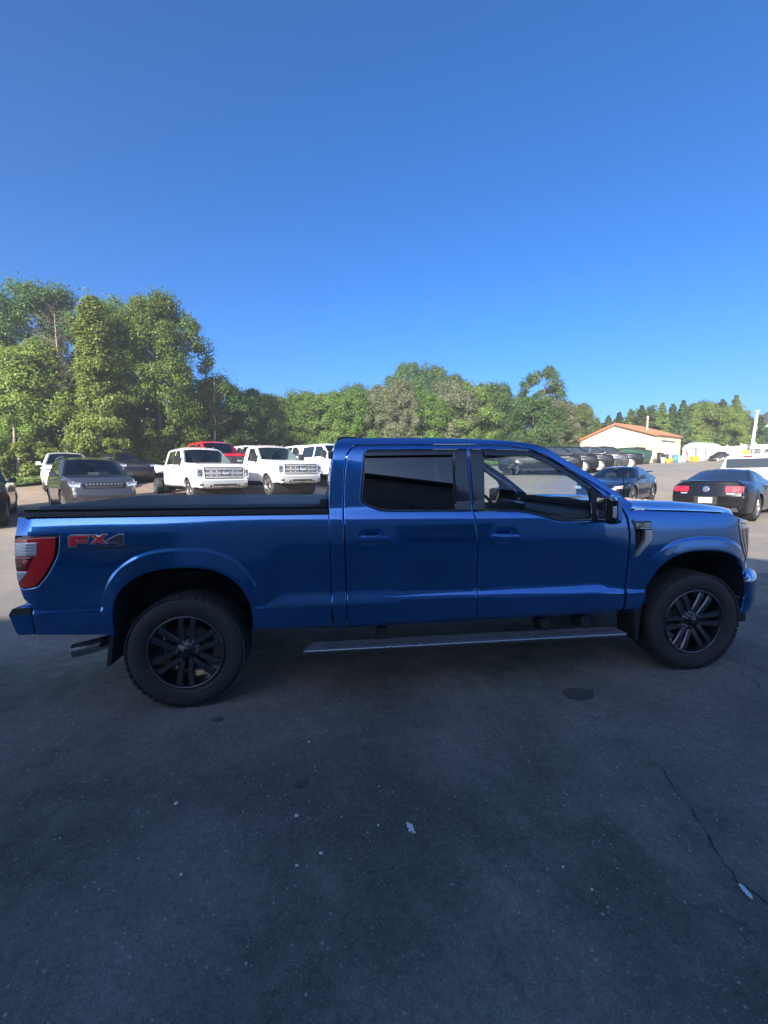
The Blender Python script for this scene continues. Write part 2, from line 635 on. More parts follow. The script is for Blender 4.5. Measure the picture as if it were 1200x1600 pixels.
def row_feats(x0, x1, zs, step=.04):
    out = []
    for fz in zs:
        for x in np.arange(x0, x1, step):
            out.append((x, fz(x) if callable(fz) else fz))
    return out
_zt = lambda x: float(np.interp(x, [.4, .57, .685, 3.14, 3.33, 3.7], [.715, .733, .811, .768, .706, .700]))
_zb = lambda x: float(np.interp(x, [.4, .685, 3.35, 3.7], [.708, .700, .683, .683]))
LEDGE = [lambda x: _zt(x) + .008, lambda x: _zt(x) - .003, lambda x: _zb(x) + .004, lambda x: _zb(x) - .006, .535, .545, .555, .525]
def dent_feats():
    out = []
    for hx, hz in ((1.345, 1.203), (2.345, 1.186)):
        for ix in np.arange(-.16, .161, .02):
            for iz in np.arange(-.06, .061, .012):
                out.append((hx + ix, hz + iz))
    return out

truck = thing('pickup_truck', 'big blue crew cab pickup truck parked side-on in the shade in front', 'pickup truck', (0, 0, 0))

# outlines in metres: x forward of the rear axle, z above the ground
BED = ([(-1.043, 1.396), (-1.04, 1.31), (-1.046, 1.27), (-1.04, .92), (-1.02, .845), (-.965, .80), (-.955, .60), (-.50, .572)]
       + [p for p in arch_poly('r', .56)] + [(1.037, .523), (1.034, 1.371)])
LAMP = fillet([(-1.050, 1.272), (-.752, 1.276, .012), (-.755, 1.20, .02), (-.767, 1.135, .03), (-.828, 1.02, .03), (-.908, .928, .015), (-.95, .920, .02), (-1.012, .912, .02), (-1.047, .94)])
RDOOR = fillet([(1.151, .513), (1.144, 1.264), (1.142, 1.40), (1.155, 1.631), (1.176, 1.80, .10), (1.235, 1.872, .05), (2.104, 1.869), (2.108, 1.60), (2.112, 1.377, .1), (2.123, 1.27, .1), (2.139, 1.17, .1), (2.140, .792), (2.138, .512)])
FDOOR = fillet([(2.138, .512), (2.140, .792), (2.139, 1.17, .1), (2.123, 1.27, .1), (2.112, 1.377, .1), (2.108, 1.60), (2.104, 1.869), (2.43, 1.862, .2), (2.62, 1.825, .1), (2.75, 1.765, .1), (2.91, 1.665, .1), (3.08, 1.567, .1), (3.22, 1.475, .1), (3.30, 1.395, .1), (3.342, 1.30, .05), (3.362, 1.16), (3.357, .75), (3.350, .56, .02), (3.335, .510)])
DLO_R = fillet([(1.305, 1.836, .06), (2.097, 1.836), (2.100, 1.60), (2.104, 1.362), (1.415, 1.376, .10), (1.275, 1.436, .05), (1.262, 1.475, .06)])
DLO_F = fillet([(2.113, 1.836), (2.60, 1.824, .15), (2.76, 1.765, .1), (2.90, 1.672, .1), (3.08, 1.547, .1), (3.215, 1.432, .08), (3.292, 1.272, .01), (3.05, 1.266), (2.775, 1.266, .08), (2.545, 1.345, .1), (2.21, 1.361), (2.116, 1.358)])
GL_R = fillet([(1.318, 1.82, .055), (1.985, 1.82), (1.977, 1.381), (1.422, 1.392, .10), (1.298, 1.446, .05), (1.283, 1.478, .05)])
GL_F = fillet([(2.236, 1.818), (2.59, 1.808, .15), (2.742, 1.75, .1), (2.88, 1.66, .1), (3.06, 1.535, .05), (3.073, 1.42), (3.055, 1.283, .01), (2.78, 1.283, .08), (2.552, 1.362, .1), (2.21, 1.377)])
ROOFLINE = [(1.075, 1.80), (1.085, 1.86), (1.11, 1.905), (1.16, 1.926), (1.276, 1.934), (1.683, 1.934), (2.095, 1.926), (2.45, 1.905), (2.636, 1.874), (2.755, 1.826), (2.913, 1.737), (3.086, 1.633), (3.255, 1.514), (3.375, 1.425), (3.42, 1.385)]
ROOFC = catmull(ROOFLINE, 5)
CABSIDE = ([(1.057, .513), (1.040, .70), (1.040, 1.30), (1.036, 1.43), (1.045, 1.60), (1.062, 1.72)] + ROOFC + [(3.375, 1.31)] +
           [(3.346, 1.305), (3.304, 1.400), (3.223, 1.480), (3.083, 1.572), (2.913, 1.670), (2.752, 1.770), (2.622, 1.831), (2.432, 1.867), (2.104, 1.875)] + fillet([(2.0, 1.8755), (1.232, 1.878, .05), (1.171, 1.803, .10), (1.150, 1.631), (1.137, 1.40), (1.139, 1.264), (1.146, .513)])[1:-1] + [(1.146, .513)])
FENDER = ([(3.360, .53), (3.363, .68), (3.363, .85), (3.368, 1.16), (3.350, 1.30), (3.378, 1.335), (3.467, 1.346, .02), (3.617, 1.331), (3.905, 1.319), (4.255, 1.296), (4.345, 1.262), (4.339, 1.199), (4.370, 1.06), (4.43, .965), (4.50, .905), (4.56, .86), (4.60, .80), (4.60, .70), (4.455, .70)]
          + arch_poly('f', .70)[::-1][1:-1] + [(3.528, .70), (3.528, .64), (3.50, .55), (3.44, .50)])
FENDER = [p[:2] for p in FENDER]
VENT = [(3.394, 1.254), (3.545, 1.250), (3.552, 1.11), (3.515, 1.06), (3.445, .985), (3.415, .985), (3.412, 1.19)]

for sgn in (-1, 1):
    near = sgn < 0
    sp = .035 if near else .07
    # bed side
    fe = (flare_feats('r') + row_feats(.45, 1.04, LEDGE, .03) + row_feats(-1.0, -.45, [.725, .735, .745, .755, .765, .775, .785, .80], .025)) if near else None
    bed = panel('bed_side', BED, side_y, M['blue'], truck, sgn, holes=[LAMP], sp=sp, feats=fe, th=.06)
    # tail lamp: housing, red lens and the pieces inside it
    lamp = panel('tail_lamp', inset(resample(LAMP, .02), .004), side_y, M['gloss_black'], truck, sgn, sp=.05, off=-.010, th=.05)
    ins = fillet([(-1.052, 1.258), (-.775, 1.262, .01), (-.778, 1.20, .02), (-.790, 1.13, .03), (-.848, 1.02, .03), (-.918, .940, .015), (-.955, .931, .02), (-1.008, .923, .02), (-1.045, .944)])
    panel('lens', ins, side_y, M['red_lens'], lamp, sgn, sp=.04, off=.002, th=.012)
    if near:
        wl = panel('reversing_light', [(-1.046, 1.229), (-.888, 1.231), (-.892, 1.146), (-1.050, 1.138)], side_y, M['clear_lens'], lamp, sgn, sp=.05, off=.008, th=.01)
        for k in range(4):
            zz_ = 1.155 + .02 * k
            panel('lens_rib', [(-.985, zz_), (-.897, zz_), (-.897, zz_ + .005), (-.985, zz_ + .005)], side_y, M['bracket_grey'], lamp, sgn, sp=.05, off=.011, th=.006)
        panel('reflector', [(-1.050, 1.130), (-.913, 1.133), (-.965, 1.045), (-1.047, 1.046)], side_y, M['dark_red_lens'], lamp, sgn, sp=.05, off=.007, th=.01)
        panel('brake_light', [(-.980, 1.110), (-.940, 1.118), (-.972, 1.060)], side_y, M['bright_red_lens'], lamp, sgn, sp=.05, off=.011, th=.01)
        panel('marker_light', [(-1.045, 1.036), (-.955, 1.038), (-1.02, .970), (-1.045, .975)], side_y, M['clear_lens'], lamp, sgn, sp=.05, off=.007, th=.01)
        # bed badge: silver plates carrying red and grey letters
        def glyph(polys, name, mat, parent, off, x0, z0, w, h, slant=.0, grow=0):
            out = None
            for P_ in polys:
                Q = [(x0 + (a + slant * b) * w, z0 + b * h) for a, b in P_]
                Q = resample(Q, .03)
                if grow: Q = inset(Q, -grow)
                out = panel(name, Q, side_y, mat, parent, -1, sp=.03, off=off, th=.004, edge=.0006)
            return out
        gF = [[(0, 0), (.34, 0), (.34, .33), (.93, .33), (.93, .58), (.34, .58), (.34, .74), (1.0, .74), (1.0, 1), (.12, 1), (0, .88)]]
        gX = [[(0, 0), (.28, 0), (.5, .30), (.72, 0), (1, 0), (.68, .5), (1, 1), (.72, 1), (.5, .70), (.28, 1), (0, 1), (.32, .5)]]
        g4 = [[(.62, 0), (.85, 0), (.85, 1), (.58, 1), (0, .42), (0, .22), (.62, .22)]]
        bd = glyph(gF, 'badge_letter', M['badge_silver'], bed, .004, -.688, 1.200, .118, .068, 0, .008)
        glyph(gF, 'badge_face', M['badge_red'], bed, .008, -.688, 1.200, .118, .068)
        glyph(gX, 'badge_letter', M['badge_silver'], bed, .004, -.550, 1.214, .092, .054, 0, .008)
        glyph(gX, 'badge_face', M['badge_red'], bed, .008, -.550, 1.214, .092, .054)
        glyph(g4, 'badge_letter', M['badge_silver'], bed, .004, -.446, 1.205, .112, .062, 0, .007)
        glyph(g4, 'badge_face', M['badge_grey'], bed, .008, -.446, 1.205, .112, .062)
        glyph([[(0, 0), (1, 0), (1, 1), (0, 1)]], 'badge_strip', M['badge_grey'], bed, .003, -.53, 1.182, .19, .016)
    # rear door
    fe = (row_feats(1.15, 2.14, LEDGE, .035) + dent_feats()) if near else None
    rd = panel('rear_door', RDOOR, side_y, M['blue'], truck, sgn, holes=[DLO_R], sp=sp, feats=fe, gap=.003, th=.05)
    panel('window_trim', inset(resample(DLO_R, .03), .002), side_y, M['gloss_black'], rd, sgn, holes=[GL_R], sp=.06, off=-.006, th=.02)
    panel('window', GL_R, glass_y, M['glass_tint'], rd, sgn, sp=.08, off=-.014, th=.003, rim=False)
    if near:
        panel('rain_guard', [(1.312, 1.824), (1.985, 1.824), (1.984, 1.788), (1.302, 1.785)], side_y, M['gloss_black'], rd, sgn, sp=.05, off=.014, th=.004)
        panel('pillar_cover', [(1.992, 1.832), (2.094, 1.832), (2.097, 1.60), (2.101, 1.367), (1.984, 1.369)], side_y, M['gloss_black'], rd, sgn, sp=.05, off=.0, th=.01)
    # front door
    fe = (row_feats(2.14, 3.36, LEDGE, .035) + dent_feats()) if near else None
    fd = panel('front_door', FDOOR, side_y, M['blue'], truck, sgn, holes=[DLO_F], sp=sp, feats=fe, gap=.003, th=.05)
    panel('window_trim', inset(resample(DLO_F, .03), .002), side_y, M['gloss_black'], fd, sgn, holes=[GL_F], sp=.06, off=-.006, th=.02)
    panel('window', GL_F, glass_y, M['glass_clear'], fd, sgn, sp=.08, off=-.014, th=.003, rim=False)
    if near:
        vg = [(2.238, 1.822), (2.59, 1.812), (2.742, 1.755), (2.88, 1.664), (3.06, 1.540), (3.062, 1.505), (2.872, 1.628), (2.73, 1.716), (2.585, 1.772), (2.236, 1.782)]
        panel('rain_guard', vg, side_y, M['gloss_black'], fd, sgn, sp=.05, off=.014, th=.004)
        panel('pillar_cover', [(2.117, 1.832), (2.228, 1.830), (2.203, 1.369), (2.120, 1.366)], side_y, M['gloss_black'], fd, sgn, sp=.05, off=.0, th=.01)
        panel('mirror_sail', fillet([(3.082, 1.530, .02), (3.205, 1.436), (3.285, 1.276), (3.066, 1.272)]), side_y, M['black_trim'], fd, sgn, sp=.05, off=.004, th=.015)
    # handles
    for dr, hx, hz in ((rd, 1.343, 1.180), (fd, 2.340, 1.162)):
        y0 = float(side_y(np.array([hx]), np.array([hz + .06]))[0]) * sgn
        mb = MB()
        mb.box((hx, y0 + sgn * .022, hz), (.245, .022, .040), bev=.009)
        h_ = mb.build('door_handle', M['blue'], dr)
        for q in (-.105, .105):
            mb = MB(); mb.box((hx + q, y0 + sgn * .004, hz), (.03, .03, .032), bev=.006)
            mb.build('handle_mount', M['gloss_black'], dr)
    # cab frame: rear quarter, roof rail and windscreen pillar
    panel('cab_side', CABSIDE, side_y, M['blue'], truck, sgn, sp=sp, th=.05, gap=.001)
    # front fender
    fe = (flare_feats('f') + row_feats(3.36, 3.56, LEDGE, .02)) if near else None
    fn = panel('front_fender', FENDER, side_y, M['blue'], truck, sgn, holes=[VENT] if near else (), sp=sp, feats=fe, gap=.003, th=.04)
    if near:
        panel('vent_recess', inset(resample(VENT, .02), -.004), side_y, M['under'], fn, sgn, sp=.05, off=-.035, th=.01)
        pl = panel('badge_plate', [(3.392, 1.258), (3.550, 1.253), (3.552, 1.186), (3.412, 1.190)], side_y, M['gloss_black'], fn, sgn, sp=.05, off=.004, th=.03)
        panel('vent_blade', fillet([(3.495, 1.186), (3.553, 1.184), (3.556, 1.105, .03), (3.515, 1.06), (3.440, .978), (3.412, .978), (3.495, 1.108, .02)]), side_y, M['silver_trim'], fn, sgn, sp=.03, off=.006, th=.03)
        # F-150 in white letters
        bw = .018; 
        def bars(segs, x0):
            for (a0, b0, a1, b1) in segs:
                panel('badge_letter', [(x0 + a0 * bw, 1.212 + b0 * .028), (x0 + a1 * bw, 1.212 + b0 * .028), (x0 + a1 * bw, 1.212 + b1 * .028), (x0 + a0 * bw, 1.212 + b1 * .028)], side_y, M['badge_white'], pl, -1, sp=.03, off=.009, th=.004, edge=.0004)
        lets = {'F': [(0, 0, .25, 1), (.25, .8, 1, 1), (.25, .4, .8, .6)], '-': [(.1, .4, .8, .6)], '1': [(.45, 0, .7, 1)],
                '5': [(0, 0, 1, .2), (.75, .2, 1, .6), (0, .42, .75, .6), (0, .6, .25, 1), (.25, .8, 1, 1)],
                '0': [(0, 0, .25, 1), (.75, 0, 1, 1), (.25, 0, .75, .2), (.25, .8, .75, 1)]}
        for k, ch in enumerate('F-150'):
            bars(lets[ch], 3.422 + k * .0242)
        panel('badge_bar', [(3.452, 1.197), (3.542, 1.196), (3.542, 1.203), (3.452, 1.204)], side_y, M['badge_white'], pl, -1, sp=.03, off=.008, th=.003, edge=.0004)
    # mirror
    mb = MB()
    mb.box((3.13, sgn * .99, 1.325), (.06, .16, .045), bev=.015)
    arm = mb.build('mirror_arm', M['black_trim'], truck)
    mb = MB()
    bmz = Matrix.Rotation(sgn * R(12), 3, 'Z')
    mb.box((3.115, sgn * 1.085, 1.362), (.105, .20, .205), rot=bmz, bev=.032, taper=.93)
    mh = mb.build('mirror_head', M['gloss_black'], truck)
    mb = MB(); mb.box((3.135, sgn * 1.087, 1.365), (.085, .206, .212), rot=bmz, bev=.035, taper=.93)
    mb.build('mirror_cap', M['blue'], mh)
    mb = MB(); mb.box((3.061, sgn * 1.076, 1.366), (.004, .16, .165), rot=bmz, bev=.001)
    mb.build('mirror_glass', M['mirror'], mh)
    mb = MB(); mb.box((3.10, sgn * 1.166, 1.352), (.03, .034, .085), rot=bmz, bev=.006)
    mb.build('marker_strip', M['clear_lens'], mh)

# roof, windscreen, rear window
def span(points, wfun, ny=17, crown=0.0, bow=0.0, bowfade=None):
    P = np.zeros((len(points), ny, 3))
    for i, (x, z) in enumerate(points):
        w = wfun(x, z)
        for j in range(ny):
            t = -1 + 2 * j / (ny - 1)
            b = bow if not callable(bow) else bow(i / max(1, len(points) - 1))
            P[i, j] = (x + b * (1 - t * t), t * w, z + crown * (1 - t * t))
    return P
sw = lambda x, z: float(side_y(np.array([x]), np.array([z]))[0]) - .002
k0 = min(range(len(ROOFC)), key=lambda i: abs(ROOFC[i][0] - 1.11) + abs(ROOFC[i][1] - 1.905))
k1 = min(range(len(ROOFC)), key=lambda i: abs(ROOFC[i][0] - 2.70))
grid_mesh('roof', span(ROOFC[k0:k1 + 1], sw, 25, crown=.012), M['blue'], truck)
ws = ROOFC[k1:]
grid_mesh('windscreen', span(ws, lambda x, z: sw(x, z) - .045, 17, crown=.02, bow=lambda u: .06 + .14 * u), M['glass_clear'], truck)
bk = [(1.036, 1.42), (1.05, 1.62), (1.075, 1.80), (1.11, 1.905)]
P = span(catmull(bk, 4), lambda x, z: sw(x, z) - .01, 17, bow=-.03)
grid_mesh('rear_window', P[:, 3:14], M['glass_tint'], truck)
ob = grid_mesh('cab_back', P[:, :4], M['blue'], truck, th=.03)
grid_mesh('cab_back', P[:, 13:], M['blue'], truck, th=.03)
mb = MB(); mb.box((1.065, 0, .98), (.05, 1.80, .90), bev=.02); mb.build('cab_back', M['blue'], truck)
# third brake light pod and small roof mouldings
mb = MB(); mb.box((1.185, -.30, 1.945), (.16, .5, .035), bev=.014, taper=.8); mb.box((1.15, .3, 1.945), (.12, .4, .035), bev=.014, taper=.8)
mb.build('third_brake_light', M['black_trim'], truck)
mb = MB(); mb.box((1.055, -.80, 1.80), (.035, .05, .06), bev=.01); mb.build('cargo_lamp', M['bracket_grey'], truck)

def xfront(y, add=0.0):
    a = 4.2 + add + math.sqrt(max(0.0, .99 - abs(y)) / 1.1)
    b = 4.90 + add * .4
    k = .10
    h = max(0.0, k - abs(a - b)) / k
    return min(a, b) - h * h * k * .25
# hood
def hood_z(x, y):
    e = np.interp(x, [3.36, 3.47, 3.617, 3.905, 4.255, 4.5, 4.75, 4.9], [1.37, 1.350, 1.335, 1.323, 1.300, 1.280, 1.225, 1.18])
    c = np.interp(x, [3.36, 3.60, 3.711, 3.981, 4.232, 4.45, 4.6, 4.75, 4.9], [1.395, 1.397, 1.394, 1.383, 1.360, 1.330, 1.298, 1.245, 1.19])
    ay = abs(y)
    t = smooth01((.90 - ay) / .27)
    z = e + (c - e) * t
    z = z - .015 * smooth01((.58 - ay) / .06) + .02 * smooth01((.5 - ay) / .5)
    return float(z)
nx, ny = 40, 61
P = np.zeros((nx, ny, 3))
for j in range(ny):
    t = -1 + 2 * j / (ny - 1)
    for i in range(nx):
        u = i / (nx - 1)
        ymax = .895
        y = t * ymax
        xf = xfront(abs(t) * .97) - .02
        x = 3.38 + (xf - 3.38) * u
        lim = float(side_y(np.array([x]), np.array([1.31]))[0]) - .012
        y = t * min(ymax, lim)
        P[i, j] = (x, y, hood_z(x, y) - .05 * smooth01((u - .93) / .07))
grid_mesh('hood', P, M['blue'], truck)
mb = MB(); mb.box((3.36, 0, 1.365), (.30, 1.62, .05), rot=('Y', R(6)), bev=.01); mb.build('cowl', M['black_trim'], truck)
mb = MB(); mb.tube([(3.60, -.60, 1.38), (3.585, -.60, 1.60)], [.006, .004], 6); mb.tube([(3.601, -.6, 1.37), (3.599, -.6, 1.41)], .011, 8)
mb.build('antenna', M['black_trim'], truck)

# front end: grille, lamps, bumper
def front_sheet(name, zs, adds, wid, mat, parent, off=0.0, ny=41, th=.03):
    P = np.zeros((len(zs), ny, 3))
    for i, (z, a_) in enumerate(zip(zs, adds)):
        for j in range(ny):
            t = -1 + 2 * j / (ny - 1)
            y = math.copysign(abs(t) ** .8, t) * wid
            P[i, j] = (xfront(y, a_) + off, y, z)
    return grid_mesh(name, P, mat, parent, th=th)
gr = front_sheet('grille', [1.20, 1.1, .98, .82, .76], [-.02, -.005, 0, 0, -.01], .60, M['gloss_black'], truck)
for k in range(5):
    front_sheet('grille_bar', [1.145 - k * .075, 1.115 - k * .075], [.0, .0], .57, M['bracket_grey'], gr, off=.02, th=.02)
fb = front_sheet('front_bumper', [.732, .730, .705, .56, .47, .43], [.09, .113, .12, .12, .10, .06], .966, M['blue'], truck, th=.05)
front_sheet('air_intake', [.60, .50], [.12, .12], .5, M['black_trim'], fb, off=.012)
front_sheet('air_dam', [.44, .36], [.03, -.02], .93, M['black_trim'], truck)
front_sheet('lower_fascia', [.87, .74], [.0, .02], .90, M['blue'], truck)
for sgn in (-1, 1):
    mb = MB(); mb.box((4.50, sgn * .84, .41), (.06, .14, .10), bev=.01); mb.build('valance_corner', M['black_trim'], fb)
    hl = panel('headlight', fillet([(4.346, 1.200), (4.352, 1.250, .01), (4.56, 1.215, .03), (4.72, 1.19, .03), (4.72, .90, .03), (4.585, .865), (4.50, .905), (4.435, .968), (4.378, 1.06)]), side_y, M['clear_lens'], truck, sgn, sp=.04, off=.004, th=.05)
    panel('amber_marker', fillet([(4.375, 1.165), (4.43, 1.17), (4.46, 1.05), (4.55, .92), (4.53, .91), (4.445, 1.0), (4.395, 1.08)]), side_y, M['amber_lens'], hl, sgn, sp=.03, off=.009, th=.02)
    panel('lamp_core', fillet([(4.45, 1.165), (4.60, 1.16), (4.61, .97), (4.57, .93), (4.48, 1.05)]), side_y, M['bracket_grey'], hl, sgn, sp=.03, off=.008, th=.02)
    panel('lamp_brow', fillet([(4.352, 1.245), (4.56, 1.212), (4.56, 1.185), (4.352, 1.215)]), side_y, M['chrome'], hl, sgn, sp=.03, off=.010, th=.02)

# tailgate, rear bumper, hitch
mb = MB(); mb.box((-1.035, 0, 1.11), (.07, 1.56, .56), bev=.02); mb.build('tailgate', M['blue'], truck)
mb = MB(); mb.box((-1.02, 0, .80), (.08, 1.6, .10), bev=.01); mb.build('rear_panel', M['under'], truck)
nb_ = []
P = np.zeros((7, 25, 3))
for i, (z, x) in enumerate([(.792, -1.0), (.79, -1.12), (.765, -1.165), (.745, -1.17), (.66, -1.165), (.60, -1.135), (.60, -1.0)]):
    for j in range(25):
        t = -1 + 2 * j / 24
        P[i, j] = (x + .075 * abs(t) ** 3 - .04 * (1 - t * t), t * .965, z)
rb = grid_mesh('rear_bumper', P, M['blue'], truck, th=.02, flip=True)
for sgn in (-1, 1):
    mb = MB(); mb.prism([(-1.105, .735), (-1.090, .775), (-.972, .772), (-.962, .606), (-1.055, .603), (-1.072, .625)], sgn * .90, sgn * .975); mb.build('bumper_end', M['blue'], rb)
    mb = MB(); mb.prism([(-1.108, .742), (-1.092, .770), (-1.080, .786), (-.968, .790), (-.966, .768), (-.974, .745)], sgn * .86, sgn * .978); mb.build('step_pad', M['black_trim'], rb)
# bed rail caps and the soft cover
for sgn in (-1, 1):
    mb = MB()
    pts = [(-1.048, 1.399), (-1.052, 1.42), (-1.03, 1.431), (1.028, 1.404), (1.03, 1.374)]
    mb.add(*(lambda v, f: (v, f))(
        [(-1.005, sgn * .962, 1.402), (-1.01, sgn * .958, 1.428), (1.028, sgn * .958, 1.404), (1.03, sgn * .962, 1.374),
         (-1.045, sgn * .80, 1.402), (-1.05, sgn * .80, 1.431), (1.028, sgn * .80, 1.407), (1.03, sgn * .80, 1.374)],
        [(0, 1, 2, 3), (4, 5, 6, 7), (0, 1, 5, 4), (1, 2, 6, 5), (2, 3, 7, 6), (3, 0, 4, 7)]))
    mb.build('bed_rail_cap', M['black_trim'], truck)
    mb = MB()
    mb.prism([(-1.005, 1.431), (-1.0, 1.446), (1.0, 1.421), (1.005, 1.406)], sgn * .865, sgn * .905)
    mb.build('cover_rail', M['gloss_black'], truck)
nx, ny = 30, 25
P = np.zeros((nx, ny, 3))
for i in range(nx):
    u = i / (nx - 1)
    x = -1.02 + 2.035 * u
    for j in range(ny):
        t = -1 + 2 * j / (ny - 1)
        edge_ = (1 - abs(t)) * .86
        z = 1.463 - .027 * u + (.010 * u) * (1 - t * t)
        z -= .020 * max(0, 1 - edge_ / .03) ** 2
        z -= .022 * max(0, 1 - (u * 2.03) / .05) ** 2
        z += .0025 * math.sin(u * 40) * (1 - t * t) * .3
        P[i, j] = (x, t * .86, z)
tc = grid_mesh('tonneau_cover', P, M['vinyl'], truck, th=.02)
mb = MB()
mb.tube([(1.0, -.86, 1.452), (1.0, .86, 1.452)], .026, 12)
mb.build('cover_roll', M['vinyl'], truck)
mb = MB(); mb.box((1.0, -.87, 1.445), (.06, .03, .06), bev=.008); mb.box((.96, -.885, 1.425), (.10, .02, .025), bev=.004); mb.tube([(1.005, -.895, 1.44), (1.02, -.90, 1.40), (.99, -.90, 1.385)], .006, 6)
mb.build('cover_latch', M['black_trim'], truck)
mb = MB(); mb.box((0, 0, .93), (2.0, 1.55, .04)); mb.box((.98, 0, 1.15), (.03, 1.7, .5)); mb.build('bed_floor', M['under'], truck)

# wheels
def tyre_mb(Rt=.411, wd=.275, rin=.262):
    h = wd / 2
    prof = [(rin, -h * .78), (rin + .012, -h * .86), (rin + .045, -h * .97), (Rt - .075, -h * 1.0), (Rt - .035, -h * .96), (Rt - .014, -h * .88), (Rt - .006, -h * .74), (Rt - .004, 0)]
    prof = prof + [(r_, -a_) for r_, a_ in prof[-2::-1]]
    mb = MB(); mb.lathe(prof, seg=72)
    return mb
def make_wheel(phase):
    w = thing('wheel', None, None)
    tm = tyre_mb()
    Rt, wd = .411, .275
    # tread and shoulder blocks
    n = 50
    for k in range(n):
        for row, (yy, dy, dk) in enumerate(((-.112, .040, 0), (-.055, .050, .5), (0, .046, 0.1), (.055, .050, .55), (.118, .048, .05))):
            th = 2 * math.pi * (k + dk) / n
            rot = Matrix.Rotation(-th, 3, 'Y') @ Matrix.Rotation(R(12 if row % 2 else -8), 3, 'X')
            c = Vector((math.cos(th) * (Rt - .007), yy, math.sin(th) * (Rt - .007)))
            tm.box(c, (.010, dy, .042), rot=rot)
        th = 2 * math.pi * k / n
        for s_ in (1,):
            tm.box((math.cos(th) * (Rt - .034), s_ * .132, math.sin(th) * (Rt - .034)), (.034, .005, .026), rot=Matrix.Rotation(-th, 3, 'Y'))
    ty = tm.build('tyre', M['rubber'], w, fix=False)
    # raised ring and lettering bumps on the sidewall
    mb = MB()
    mb.lathe([(.295, -.1385), (.297, -.1405), (.300, -.1385)], seg=64); mb.lathe([(.268, -.112), (.270, -.122), (.275, -.12)], seg=64)
    mb.build('sidewall_ring', M['rubber'], ty, fix=False)
    rim = MB()
    rim.lathe([(.268, -.117), (.266, -.126), (.257, -.128), (.252, -.118), (.246, -.100), (.238, -.02), (.236, .10), (.262, .118)], seg=72)
    rm = rim.build('rim', M['rim_black'], w, fix=False)
    mb = MB(); mb.lathe([(.2655, -.1262), (.2635, -.1288), (.2585, -.1288), (.2555, -.1262)], seg=72); mb.build('rim_lip', M['rim_dark'], rm, fix=False)
    for k in range(6):
        base = phase + k * math.pi / 3
        for s_ in (-1, 1):
            sp_ = MB()
            # spoke: wedge from hub to rim, kinked
            secs = []
            for t in np.linspace(0, 1, 6):
                r_ = .050 + (.252 - .050) * t
                offa = s_ * (.027 + .017 * t)
                wdt = .0195 + .0055 * t
                yy = -.094 - .020 * math.sin(min(1, t * 1.25) * math.pi / 2) + (.0 if t < .9 else .004)
                dp = .052 - .018 * t
                secs.append((r_, offa, wdt, yy, dp))
            vs = []; fs = []
            for (r_, oa, wdt, yy, dp) in secs:
                for (a_, d_) in ((-1, 0.010), (-.72, 0), (.72, 0), (1, 0.010), (.8, dp), (-.8, dp)):
                    p = Vector((r_, yy + d_, oa + a_ * wdt))
                    vs.append(Matrix.Rotation(-base, 3, 'Y') @ p)
            for i in range(5):
                for q in range(6):
                    q2 = (q + 1) % 6
                    fs.append((i * 6 + q, i * 6 + q2, (i + 1) * 6 + q2, (i + 1) * 6 + q))
            fs += [(5, 4, 3, 2, 1, 0), tuple(30 + q for q in range(6))]
            sp_.add(vs, fs)
            sp_.build('spoke', M['rim_dark'], rm)
        a2 = base + math.pi / 6
        mb = MB()
        c = (math.cos(a2) * .066, -.105, math.sin(a2) * .066)
        mb.tube([(c[0], -.085, c[2]), (c[0], -.116, c[2])], [.0095, .0085], 6)
        mb.build('lug_nut', M['chrome'], rm)
    mb = MB(); mb.lathe([(.0001, -.112), (.034, -.111), (.040, -.106), (.088, -.090), (.10, -.06)], seg=36); mb.build('hub', M['rim_black'], rm, fix=False)
    mb = MB(); mb.lathe([(.0001, -.1165), (.030, -.1155), (.036, -.108)], seg=28)
    cap = mb.build('hub_cap', M['gloss_black'], rm, fix=False)
    mb = MB()
    el = [(math.cos(a) * .024, math.sin(a) * .011) for a in np.linspace(0, 2 * math.pi, 20, endpoint=False)]
    mb.prism(el, -.1185, -.115); mb.build('hub_emblem', M['badge_grey'], rm)
    mb = MB(); mb.lathe([(.165, .0), (.165, -.022), (.06, -.022), (.06, -.06), (.0, -.06)], seg=48); mb.build('brake_disc', M['rust'], w, fix=False)
    mb = MB(); mb.box((-.135, -.01, .05), (.07, .06, .16), bev=.015); mb.build('brake_caliper', M['bracket_grey'], w)
    return w
protos = {}
for (x, sgn, ph) in ((0, -1, R(86)), (3.993, -1, R(2)), (0, 1, R(40)), (3.993, 1, R(20))):
    if sgn < 0:
        w = make_wheel(ph); protos[x] = w
    else:
        w = copy_tree(protos[0])
    w.name = 'wheel'
    w.parent = truck
    w.location = (x, sgn * .838, .405)
    w.rotation_euler = (0, 0, 0 if sgn < 0 else math.pi)

M['step_grey'] = pbr('ribbed step plastic', (.13, .135, .14), .5, var=.2, vs=20, bump=.2, bs=300)
